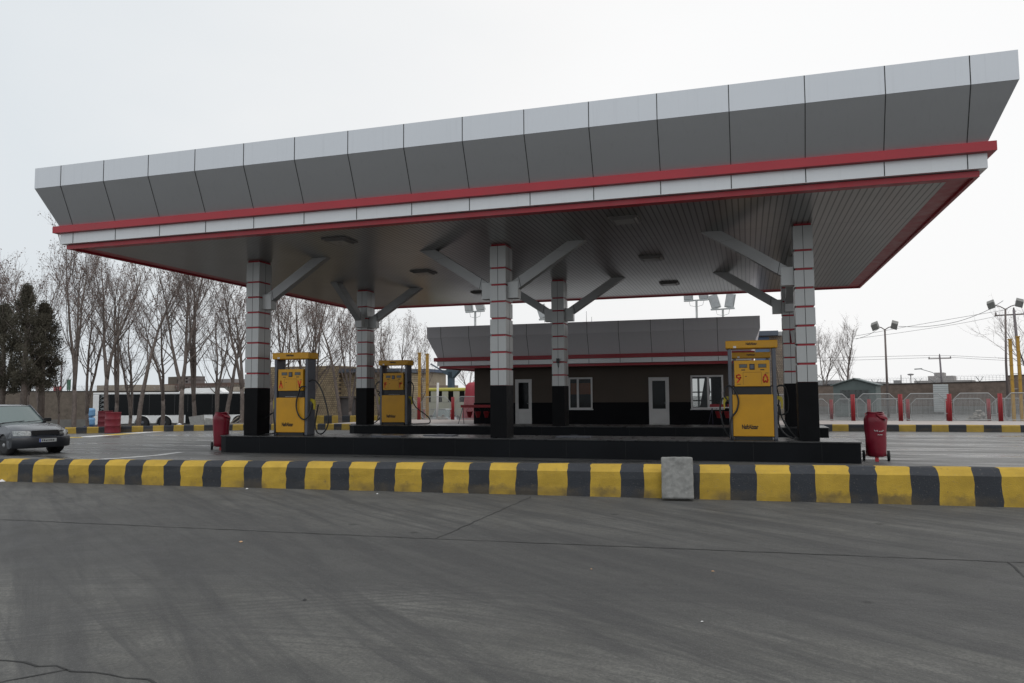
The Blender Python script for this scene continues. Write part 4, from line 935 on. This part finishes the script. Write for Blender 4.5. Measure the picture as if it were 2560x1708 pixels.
for cx,rr in arches:
    b=MB(); b.lathe([(.3,0),(.47,.01),(.49,.06),(.49,.26),(.3,.28)],(cx,.06,.49),'y',28); wh=b.build('wheel',rubber,bus)
    b=MB(); b.lathe([(.0,.0),(.10,-.02),(.12,.02),(.26,.03),(.28,0)],(cx,.052,.49),'y',20,cap=False); b.build('rim',grey_metal,wh)
    b=MB(); b.lathe([(rr+.02,0),(rr+.07,0),(rr+.07,.06),(rr+.02,.06)],(cx,-.015,.42),'y',28,cap=False); 
    arc=[(cx+(rr+.03)*math.cos(math.pi*k/12),-.012,.42+(rr+.04)*math.sin(math.pi*k/12)) for k in range(13)]
    b=MB(); b.tube(arc,.035,6); b.build('wheel_arch',bw,bus)
b=MB(); b.box(-h+.02,h-.02,.15,2.4,.36,.95); b.build('underbody',dark,bus)
b=MB(); b.box(-h-.02,-h,.3,.5,.9,1.2); b.box(-h-.02,-h,2.0,2.2,.9,1.2); b.build('tail_lamp',M('tail_red',(.4,.03,.03),.3),bus)
# yellow roofed bus behind left fence
a=at(985,1000,62); c=at(1185,1000,61); yb2=thing('bus','yellow topped bus parked behind the left mesh fence and the yellow posts','bus',((a.x+c.x)/2,(a.y+c.y)/2,-.85),math.atan2(c.y-a.y,c.x-a.x)); h=(c-a).xy.length/2
zt=at(1085,970,61.5).z+.85
b=MB(); b.box(-h,h,0,2.4,zt-.27,zt); b.build('roof',M('bus_yellow',(.52,.48,.10),.5,0,.12,1,dirt=.3),yb2,.09)
b=MB(); b.box(-h,h,.02,2.38,.3,zt-1.15); b.build('body',M('bus_cream',(.38,.38,.30),.6,0,.1,1),yb2)
b=MB(); b.box(-h+.02,h-.02,.05,2.35,zt-1.148,zt-.272); w_=b.build('window_band',bus_glass,yb2)
b=MB()
for k in range(7): x=-h+.3+k*(2*h-.6)/6.5; b.box(x,x+.5,-.0,.046,zt-1.14,zt-.28)
b.build('window_pillar',M('bus_cream',(.38,.38,.30),.6),w_)
for x in(-h*.6,h*.55):
    b=MB(); b.lathe([(.3,0),(.45,.02),(.46,.25),(.3,.27)],(x,-.02,.46),'y',20); b.build('wheel',rubber,yb2)
# ------------------------------------------------ cars
def make_car(label,loc,rz,paint,group=None,plate=True):
    """front faces +x, origin on the ground under the front axle, 3.95 m long"""
    r=thing('parked_car',label,'car',loc,rz,group)
    W=.80; fx=.70; wb=-2.35; rx=wb-.62
    def arch(cx,rr,n=10): return [(cx+rr*math.cos(math.pi*k/n),.27+rr*math.sin(math.pi*k/n)) for k in range(n+1)]
    low=[(fx-.08,.20)]+[(fx-.25,.18)]+arch(0,.335)+[(-.45,.17),(wb+.45,.17)]+arch(wb,.335)+[(rx+.1,.25)]
    top=[(rx,.40),(rx-.04,.62),(rx,.80),(rx+.06,.88),(-1.95,.93),(-1.2,.925),(-.55,.905),(-.42,.90),(-.05,.865),(.25,.81),(.48,.735),(.58,.70),(.64,.64),(.66,.56),(.70,.52),(fx+.02,.44),(fx+.02,.30)]
    out=low+top; ny=11; b=MB(); n=len(out); vs=[]
    for j in range(ny):
        t=-1+2*j/(ny-1); 
        for (x,z) in out:
            xx=x
            if x>-.1 : xx=x-(.30*abs(t)**3.2)*max(0,(x+.1)/.8)
            if x<rx+.5: xx=x+(.15*abs(t)**3)*max(0,(rx+.5-x)/.5)
            yy=t*W; 
            if z>.6: yy*=1-.10*((z-.6)/.3)**1.6
            zz=z-(.05*abs(t)**3 if z>.66 else 0)
            vs.append((xx,yy,zz))
    fs=[(j*n+i,j*n+(i+1)%n,(j+1)*n+(i+1)%n,(j+1)*n+i) for j in range(ny-1) for i in range(n)]
    b.add(vs,fs,0,True); b.add(vs[:n],[tuple(range(n))]); b.add(vs[-n:],[tuple(range(n))])
    body=b.build('body',paint,r)
    # greenhouse: glass volume + roof + pillars
    P=[(-.62,.885),(-1.20,1.375),(-1.34,1.415),(-2.25,1.42),(-2.42,1.395),(-2.86,.90)]
    def gy(z): return W*.90-(z-.88)*.33
    b=MB(); vs=[]; m_=7
    for j in range(m_):
        t=-1+2*j/(m_-1)
        for (x,z) in P: vs.append((x-.10*abs(t)**2.5*(1 if x>-1.5 else -1)*(1.0 if z<1.2 else .6),t*gy(z),z-.02*abs(t)**3))
    k=len(P); b.add(vs,[(j*k+i,j*k+i+1,(j+1)*k+i+1,(j+1)*k+i) for j in range(m_-1) for i in (0,4)],0,False); 
    b.add(vs[:k],[tuple(range(k))]); b.add(vs[-k:],[tuple(range(k))]); b.build('windows',car_glass,r)
    b=MB(); vs=[]
    for j in range(m_):
        t=-1+2*j/(m_-1)
        for (x,z) in P[1:5]: vs.append((x-.10*abs(t)**2.5*(.6 if x>-1.5 else -.6),t*(gy(z)+.015),z+.012-.02*abs(t)**3))
    b.add(vs,[(j*4+i,j*4+i+1,(j+1)*4+i+1,(j+1)*4+i) for j in range(m_-1) for i in range(3)],0,True); b.build('roof',paint,r)
    b=MB()
    for s in(-1,1):
        def pt(x,z,e=.012): return Vector((x-(.10 if x>-1.5 and z<1.2 else .06)*(1 if x>-1.5 else -1),s*(gy(z)+e),z))
        for (p,q) in [((-.62,.885),(-1.20,1.375)),((-1.55,.89),(-1.6,1.40)),((-2.42,1.395),(-2.86,.90)),((-1.20,1.385),(-2.42,1.395)),((-.60,.895),(-2.86,.90))]:
            b.tube([pt(*p),pt(*q)],.022 if p[0]!=-.60 else .014,6)
    b.build('pillar',paint,r)
    b=MB()
    for s in(-1,1): b.obox((-.76,s*(W+.02),.955),(.04,.0,0),(0,.10,0),(0,0,.055)); b.obox((-.72,s*(W-.09),.915),(.03,0,0),(0,.05,0),(0,0,.02))
    b.build('mirror',dark,r,.015)
    b=MB(); b.tube([(-.60,-.55,.90),(-.64,-.1,.93),(-.68,.1,.94)],.009,5); b.tube([(-.60,.05,.905),(-.64,.45,.93),(-.70,.6,.94)],.009,5); b.box(-.64,-.56,-.66,.66,.872,.892); b.build('wiper',dark,r)
    # grille, lamps, bumper, plate
    def fxy(t,x): return x-(.30*abs(t)**3.2)*max(0,(x+.1)/.8)
    b=MB(); 
    for k2 in range(5): 
        z=.555+k2*.026; b.box(.652-k2*.012,.672-k2*.012,-.36,.36,z,z+.012)
    b.box(.60,.650,-.37,.37,.545,.69); b.build('grille',dark,r)
    for s in(-1,1):
        b=MB(); ts=[.50,.62,.74,.86,.97]
        vs=[]
        for t in ts:
            for z,dx in((.545,.022),(.62,.015),(.685,-.025)): vs.append((fxy(t,.66)+dx-.0,s*t*W*(1-.0),z))
        b.add(vs,[(i*3+j,i*3+j+1,(i+1)*3+j+1,(i+1)*3+j) for i in range(4) for j in range(2)],0,True); o=b.build('headlight',M('headlight',(.30,.31,.31),.15,.7,.5,25),r)
    b=MB(); ts=[-1+2*k2/12 for k2 in range(13)]; vs=[]
    for t in ts:
        for z,dx in((.20,.00),(.22,.045),(.40,.06),(.485,.05),(.50,.0)): vs.append((fxy(t,fx+.02)+dx,t*W*1.02,z))
    b.add(vs,[(i*5+j,i*5+j+1,(i+1)*5+j+1,(i+1)*5+j) for i in range(12) for j in range(4)],0,True)
    for s in(-1,1): b.box(.30,.46,s*W*1.0-.012,s*W*1.0+.018,.22,.49)
    b.build('bumper',M('bumper_dark',(.018,.02,.026),.5),r)
    if plate:
        b=MB(); b.box(fx+.075,fx+.088,-.24,.24,.36,.46); p=b.build('number_plate',M('plate_pale',(.50,.52,.52),.4),r)
        b=MB(); b.box(fx+.088,fx+.091,-.24,-.205,.362,.458); b.build('plate_band',M('plate_blue',(.02,.06,.4),.4),p)
        b=MB(); 
        for k2,(w,hh) in enumerate([(.025,.05),(.028,.05),(.03,.035),(.022,.05),(.028,.05),(.028,.05),(.03,.045)]): b.box(fx+.089,fx+.092,-.17+k2*.052,-.17+k2*.052+w,.385,.385+hh)
        b.build('plate_characters',dark,p)
    # door lines
    b=MB()
    for s in(-1,1):
        for x in(-.62,-1.58): b.box(x-.004,x+.004,s*(W+.001)-.002,s*(W+.001)+.002,.22,.72)
        b.box(-2.75,.28,s*(W+.004)-.006,s*(W+.004)+.006,.42,.47)
    b.build('door_seam',M('bumper_dark',(.018,.02,.026),.5),body)
    for x in(0,wb):
        for s in(-1,1):
            b=MB(); y=s*(W-.10); b.lathe([(.19,-.085),(.27,-.085),(.285,-.06),(.285,.06),(.27,.085),(.19,.085)],(x,y,.285),'y',28); w_=b.build('wheel',rubber,r)
            b=MB(); yo=y+s*.08
            b.lathe([(.0,s*.02),(.05,s*.02),(.06,s*.0),(.19,s*.0)],(x,yo,.285),'y',20,cap=False)
            o=b.build('rim',M('hubcap',(.32,.32,.33),.4,.4),w_)
            b=MB()
            for k2 in range(7):
                a=2*math.pi*k2/7; c=Vector((x+.145*math.cos(a),yo+s*.002,.285+.145*math.sin(a))); b.lathe([(.0,s*.001),(.026,s*.001),(.028,s*.0)],c,'y',8,cap=False)
            b.build('rim_slot',dark,w_)
            b=MB(); b.lathe([(.0,-.12),(.325,-.12),(.325,.05)],(x,s*(W-.14),.285),'y',24,cap=False); b.build('wheel_well',dark,body)
    return r
carp=M('car_paint_grey',(.045,.052,.065),.25,.35,.05,2); carp.node_tree.nodes['Principled BSDF'].inputs['Coat Weight'].default_value=.8; carp.node_tree.nodes['Principled BSDF'].inputs['Coat Roughness'].default_value=.06
make_car('dark blue grey hatchback pulling in from the left edge behind the striped kerb',(-20.0,17.35,0),math.atan2(-.30,1.32),carp)
P=at(1103,1040,52)
r=make_car('silver blue car seen through the left mesh fence, facing the station',(P.x,P.y,-.85+.1),math.radians(-75),M('car_paint_silver',(.34,.37,.40),.35,.3,.05,2),plate=False)
# ------------------------------------------------ trees
def rv(R_,s): return Vector((R_.uniform(-s,s),R_.uniform(-s,s),R_.uniform(-s,s)))
def bare_tree(seed,H,stems,spread,leafy=1.0,poplar=False):
    R_=random.Random(seed); tr=MB(); cr=MB(); lf=MB()
    def grow(mb,p,d,L,r0,r1,seg,wob,up):
        pts=[p.copy()]; rad=[r0]; q=p.copy(); dd=d.normalized()
        for k in range(seg):
            dd=(dd+rv(R_,wob)+Vector((0,0,up))).normalized(); q=q+dd*(L/seg); pts.append(q.copy()); rad.append(r0+(r1-r0)*(k+1)/seg)
        return pts,rad,dd
    h0=0
    if stems>1:
        h0=R_.uniform(1.2,2.3); tp,trd,_=grow(tr,Vector((0,0,-.3)),Vector((R_.uniform(-.06,.06),R_.uniform(-.06,.06),1)),h0+.3,.06+.009*H,.045+.007*H,5,.06,.05); tr.tube(tp,trd,8); top=tp[-1]
    a0=R_.uniform(0,6.28)
    for s in range(stems):
        a=a0+s*6.28/stems+R_.uniform(-.5,.5); lean=R_.uniform(.10,.34)*(1 if stems>1 else .35)
        p=(top-Vector((0,0,.12))) if stems>1 else Vector((0,0,-.3)); d=Vector((math.cos(a)*lean,math.sin(a)*lean,1))
        HL=(H-h0)*R_.uniform(.80,.98); r0=(.06+.0095*H)*(.72 if stems>1 else 1.0)
        pts,rad,_=grow(tr,p,d,HL,r0,.018,12,.10,.05); tr.tube(pts,rad,7)
        nb=int(11 if not poplar else 22)
        for k in range(nb):
            f=R_.uniform(.32 if h0==0 else .16,.97)**.85 if not poplar else R_.uniform(.2,.97); i=min(11,int(f*12)); bp=pts[i].lerp(pts[min(i+1,12)],f*12-i)
            a2=R_.uniform(0,6.28); el=R_.uniform(.6,1.6) if not poplar else 1.5; d2=Vector((math.cos(a2),math.sin(a2),el))
            L=H*(.17+.27*(1-f))*R_.uniform(.8,1.25)*spread; rb=max(.009,rad[i]*.40)
            p2,r2,_=grow(tr,bp,d2,L,rb,.008,7,.16,.10); tr.tube(p2,r2,5)
            for k3 in range(8):
                f3=R_.uniform(.2,1); i3=min(6,int(f3*7)); bp3=p2[i3].lerp(p2[min(i3+1,7)],f3*7-i3)
                d3=(p2[min(i3+1,7)]-p2[i3]).normalized()+rv(R_,.75)+Vector((0,0,.25)); L3=L*R_.uniform(.25,.5)
                p3,r3,_=grow(cr,bp3,d3,L3,.009,.004,4,.22,.08); cr.tube(p3,r3,3,0,False)
                for k4 in range(5):
                    i4=R_.randint(1,4); d4=(p3[i4]-p3[i4-1]).normalized()+rv(R_,.9)+Vector((0,0,.15)); L4=R_.uniform(.2,.5)
                    p4,r4,_=grow(cr,p3[i4],d4,L4,.005,.0025,2,.3,.0); cr.tube(p4,r4,3,0,False)
                    if R_.random()<.36*leafy:
                        c=p4[-1]
                        for k5 in range(R_.randint(3,6)):
                            q=c+rv(R_,.11); u_=rv(R_,.042); w_=rv(R_,.026); cr.add([q-u_,q+w_,q+u_,q-w_],[(0,1,2,3)],1)
    t=tr.build('trunk',bark,None,fix=False); c_=cr.build('crown',[twig,leafm],None,fix=False)
    l_=lf.build('dead_leaf_cluster',leafm,None,fix=False) if lf.f else None
    root=bpy.data.objects.new('bare_tree',None); COL.objects.link(root); t.parent=root; c_.parent=root
    if l_: l_.parent=c_
    return root
protos=[bare_tree(11,8.5,3,1.0,.9),bare_tree(22,8.5,2,1.1,1.1),bare_tree(33,8.5,1,1.2,1.3),bare_tree(44,8.5,3,.9,.6),bare_tree(55,8.5,2,1.0,.4)]
used=set()
TR=[(8,43,9.2,0,'bare tree rising behind the leftmost dark conifer'),(72,46,9.6,1,'bare tree rising behind the middle dark conifer'),(106,45,10.6,2,'tallest bare tree, its thin top highest above the right dark conifer'),
 (148,40,4.2,4,'short slender bare tree leaning between the conifers and the grey car'),(187,39,9.3,0,'bare tree with several stems just left of the rear of the white bus'),(224,45,8.8,4,'bare tree with thin stems at the rear corner of the white bus'),
 (268,40,9.1,1,'forked bare tree directly behind the dented red drum'),(291,44,9.2,3,'bare tree just right of the dented red drum'),(322,47,7.5,4,'slender bare tree left of the rear wheel of the white bus'),
 (347,39,9.2,2,'thick trunked bare tree over the rear wheel of the white bus'),(405,46,8.2,1,'leaning bare tree between the thick trunked ones in front of the bus'),(453,39.5,8.9,0,'thick double trunk bare tree before the middle door of the bus'),
 (490,42,8.7,3,'bare tree to the left of the plain red wheeled bin'),(540,46,8.0,4,'thin bare tree right above the plain red wheeled bin'),(566,42,8.4,2,'bare tree between the wheeled bin and the first column'),(602,41,8.4,1,'bare tree touching the left edge of the first column'),
 (678,42,8.6,0,'bare tree seen between the first column and the pump marked 8 and 7'),(722,48,8.2,4,'bare tree seen through the gap of the pump marked 8 and 7'),(757,44,8.8,1,'bare tree just right of the pump marked 8 and 7'),
 (784,48,8.4,3,'bare tree in front of the tall end of the yellow brick building'),(852,41,7.9,2,'thick trunked bare tree in front of the yellow brick building'),(876,46,7.4,0,'bare tree just left of the back left column'),
 (946,44,6.6,4,'bare tree between the back left column and the pump marked 4 and 3'),(1000,50,6.9,1,'bare tree whose crown shows above the pump marked 4 and 3'),(1058,48,6.7,2,'bare tree standing among the tall yellow posts left of the shop')]
for i,(u,fw,H,pk,lab) in enumerate(TR):
    src=protos[pk]
    if pk not in used: o=src; used.add(pk)
    else: o=copy_tree(src)
    P=at(u,1000,fw); s=H/8.0; o.location=(P.x,P.y,(.15 if fw<41 and u<600 else gz(P.x,P.y))); w=min(s,1.0)*R.uniform(.85,1.05) if H>5 else s*.8
    o.scale=(w,w,s); o.rotation_euler=(R.uniform(-.03,.03),R.uniform(-.04,.04),R.uniform(0,6.28))
    tag(o,lab,'tree','bare trees on the left verge')
# far trees, right and behind shop
fp=bare_tree(66,9,1,.85,.0,True); fs_=bare_tree(77,8,2,1.5,.15)
for u,fw,H,src,lab,first in [(2116,74,8.8,fp,'tall bare poplar beyond the right wall, over the green shed',True),(2060,62,6.6,fs_,'spreading bare tree just right of the front right column',True),(2580,66,8.4,fs_,'bare tree with twigs poking in at the right edge of the picture',False),(1172,72,5.6,fs_,'distant bare tree above the red tarpaulin stack',False),(2035,66,6.4,fs_,'bare tree half hidden behind the front right column',False)]:
    o=src if first else copy_tree(src); P=at(u,1000,fw); s=H/8.3; o.location=(P.x,P.y,-.3); o.scale=(s,s,s); o.rotation_euler=(0,0,u*.37); tag(o,lab,'tree','bare trees beyond the walls')
def conifer(seed,H,w,label,P):
    R_=random.Random(seed); r=thing('conifer',label,'tree',P,0,'dark conifers at the left edge')
    b=MB(); b.tube([(0,0,0),(.03,0,H*.4),(0,0,H*.9)],[.17,.13,.03],8)
    for k in range(30): 
        z=H*R_.uniform(.28,.9); a=R_.uniform(0,6.28); L=w*.5*(1-abs(z/H-.5)); b.tube([(0,0,z-.3),(math.cos(a)*L*.6,math.sin(a)*L*.6,z+.2),(math.cos(a)*L,math.sin(a)*L,z+.6)],[.03,.02,.006],4)
    b.build('trunk',bark,r)
    b=MB(); clumps=[]
    for k in range(130):
        f=R_.uniform(0,1); z=H*(.30+.68*f); rad=w/2*(math.sin(math.pi*min(1,(f*.82+.20)))**.75)*(1.0 if f<.8 else (1-f)/.2*.9+.12); a=R_.uniform(0,6.28); q=R_.uniform(.35,1.05)
        clumps.append((Vector((math.cos(a)*rad*q,math.sin(a)*rad*q,z)),R_.uniform(.2,.42)))
    for c,s in clumps:
        for k in range(190):
            d=Vector((R_.gauss(0,1),R_.gauss(0,1),R_.gauss(0,1.3))); d=d/d.length*s*R_.random()**.5; q=c+d
            ax=(d.normalized()*.5+Vector((0,0,.8))+rv(R_,.5)).normalized()*R_.uniform(.04,.09); sd=ax.cross(rv(R_,1)).normalized()*R_.uniform(.016,.032)
            b.add([q-sd,q+sd,q+ax],[(0,1,2)])
    b.build('crown',conif,r,fix=False)
for sd,u,fw,H,w,lab in [(1,4,38.5,6.2,2.3,'dark conifer cut by the left picture edge'),(2,58,38,7.2,2.1,'tallest dark conifer, in the middle of the three at left'),(3,103,39,6.5,1.75,'dark conifer at the right of the three, next to the bare trees')]:
    P=at(u,1000,fw); conifer(sd,H,w,lab,(P.x,P.y,.12))
# ------------------------------------------------ litter and stones
R4=random.Random(5)
def litter(label,loc,s,mat,group,n=5,name='litter'):
    b=MB(); pts=[(s*math.cos(2*math.pi*k/n)*R4.uniform(.6,1.2),s*math.sin(2*math.pi*k/n)*R4.uniform(.6,1.2)) for k in range(n)]
    b.add([(x,y,R4.uniform(0,.03)*s*6) for x,y in pts]+[(0,0,s*.5)],[(k,(k+1)%n,n) for k in range(n)]+[tuple(range(n))]); o=b.build(name,mat); o.location=loc; return tag(o,label,'litter' if name=='litter' else 'stone',group)
lm=M('litter_white',(.7,.7,.7),.7); orng=M('litter_tan',(.45,.28,.16),.8)
g=lambda u,v:(lambda d:CAM+d*(-EYE/d.z))(ray(u,v))
for u,v,s,mt,lab in [(617,1224,.035,lm,'scrap of white paper lying at the foot of the striped kerb'),(5,1205,.09,lm,'white crumpled litter at the kerb foot by the left picture edge'),(943,1236,.02,lm,'tiny white scrap at the kerb foot left of the concrete block'),
   (603,1357,.03,orng,'small tan leaf lying near the long pavement joint'),(1478,1425,.012,orng,'small yellow speck on the road in the middle of the foreground'),(1783,1431,.018,orng,'small yellow scrap on the road right of the centre foreground'),
   (1755,1557,.012,lm,'tiny pale pebble on the right foreground road'),(762,1502,.02,dark,'small black pebble on the left foreground concrete')]:
    P=g(u,v); litter(lab,(P.x,P.y,.008),s,mt,None)
P=at(449,1065,37.2); litter('white stone on the verge kerb between the thick trunks and the bin',(P.x,P.y,.28),.16,lm,None,6,'stone')
P=at(497,1060,39); b=MB(); b.prism([(-.42,0),(.42,0),(.30,.55),(-.55,.45)],-.1,.0); b.prism([(.5,0),(1.0,0),(.9,.35),(.55,.4)],-.2,.1); o=b.build('concrete_slab',concrete); o.location=(P.x,P.y,.16); tag(o,'broken pale concrete slabs stood up on the verge behind the plain red bin','concrete slab')
b=MB(); P=at(585,1063,38.5); b.box(-.5,.6,-.15,.15,0,.14); b.tube([(-.2,0,.14),(.25,0,.45)],.03,5); b.tube([(0,0,.1),(.35,.1,.35)],.025,5); o=b.build('timber_pile',M('old_timber',(.30,.27,.23),.9)); o.location=(P.x,P.y,.16); tag(o,'small pile of pale timber on the verge beside the first column','timber')
# ------------------------------------------------ sky and light
w=bpy.data.worlds.new('World'); S.world=w; w.use_nodes=True; nt=w.node_tree; bg=nt.nodes['Background']
sky=N(nt,'ShaderNodeTexSky',sky_type='NISHITA'); sky.sun_disc=False; sky.sun_elevation=math.radians(68); sky.sun_rotation=math.radians(150); sky.air_density=1.5; sky.dust_density=6
tc=N(nt,'ShaderNodeTexCoord')
n1=N(nt,'ShaderNodeTexNoise'); n1.inputs['Scale'].default_value=1.6; n1.inputs['Detail'].default_value=6; n1.inputs['Roughness'].default_value=.5
mp=N(nt,'ShaderNodeMapping'); mp.inputs['Scale'].default_value=(1,1,2.2); nt.links.new(tc.outputs['Generated'],mp.inputs[0]); nt.links.new(mp.outputs[0],n1.inputs[0])
# brightness toward the bright part of the overcast (right of frame), bluish grey to the left
dt=N(nt,'ShaderNodeVectorMath',operation='DOT_PRODUCT'); dt.inputs[1].default_value=Vector((.72,.62,.30)).normalized(); nt.links.new(tc.outputs['Generated'],dt.inputs[0])
ad=N(nt,'ShaderNodeMath',operation='MULTIPLY_ADD'); nt.links.new(n1.outputs['Fac'],ad.inputs[0]); ad.inputs[1].default_value=.6; nt.links.new(dt.outputs['Value'],ad.inputs[2])
cl_=ramp(nt,ad.outputs[0],[(.25,(.80,.85,.89)),(.55,(.92,.94,.955)),(.85,(1.02,1.02,1.02)),(1.0,(1.06,1.06,1.06))])
sk=N(nt,'ShaderNodeHueSaturation'); sk.inputs['Saturation'].default_value=.25; sk.inputs['Value'].default_value=.10; nt.links.new(sky.outputs[0],sk.inputs['Color'])
nt.links.new(mixc(nt,.12,cl_,sk.outputs[0]),bg.inputs['Color']); bg.inputs['Strength'].default_value=1.0
sd=bpy.data.lights.new('sun','SUN'); sd.energy=.6; sd.angle=math.radians(20); sd.color=(1,.97,.93); so=bpy.data.objects.new('sun',sd); COL.objects.link(so)
so.rotation_euler=(math.radians(90-68),0,math.radians(180-150)) 
S.view_settings.view_transform='Standard'; S.view_settings.look='None'; S.view_settings.exposure=0; S.view_settings.gamma=1
S.render.resolution_x=1024; S.render.resolution_y=683
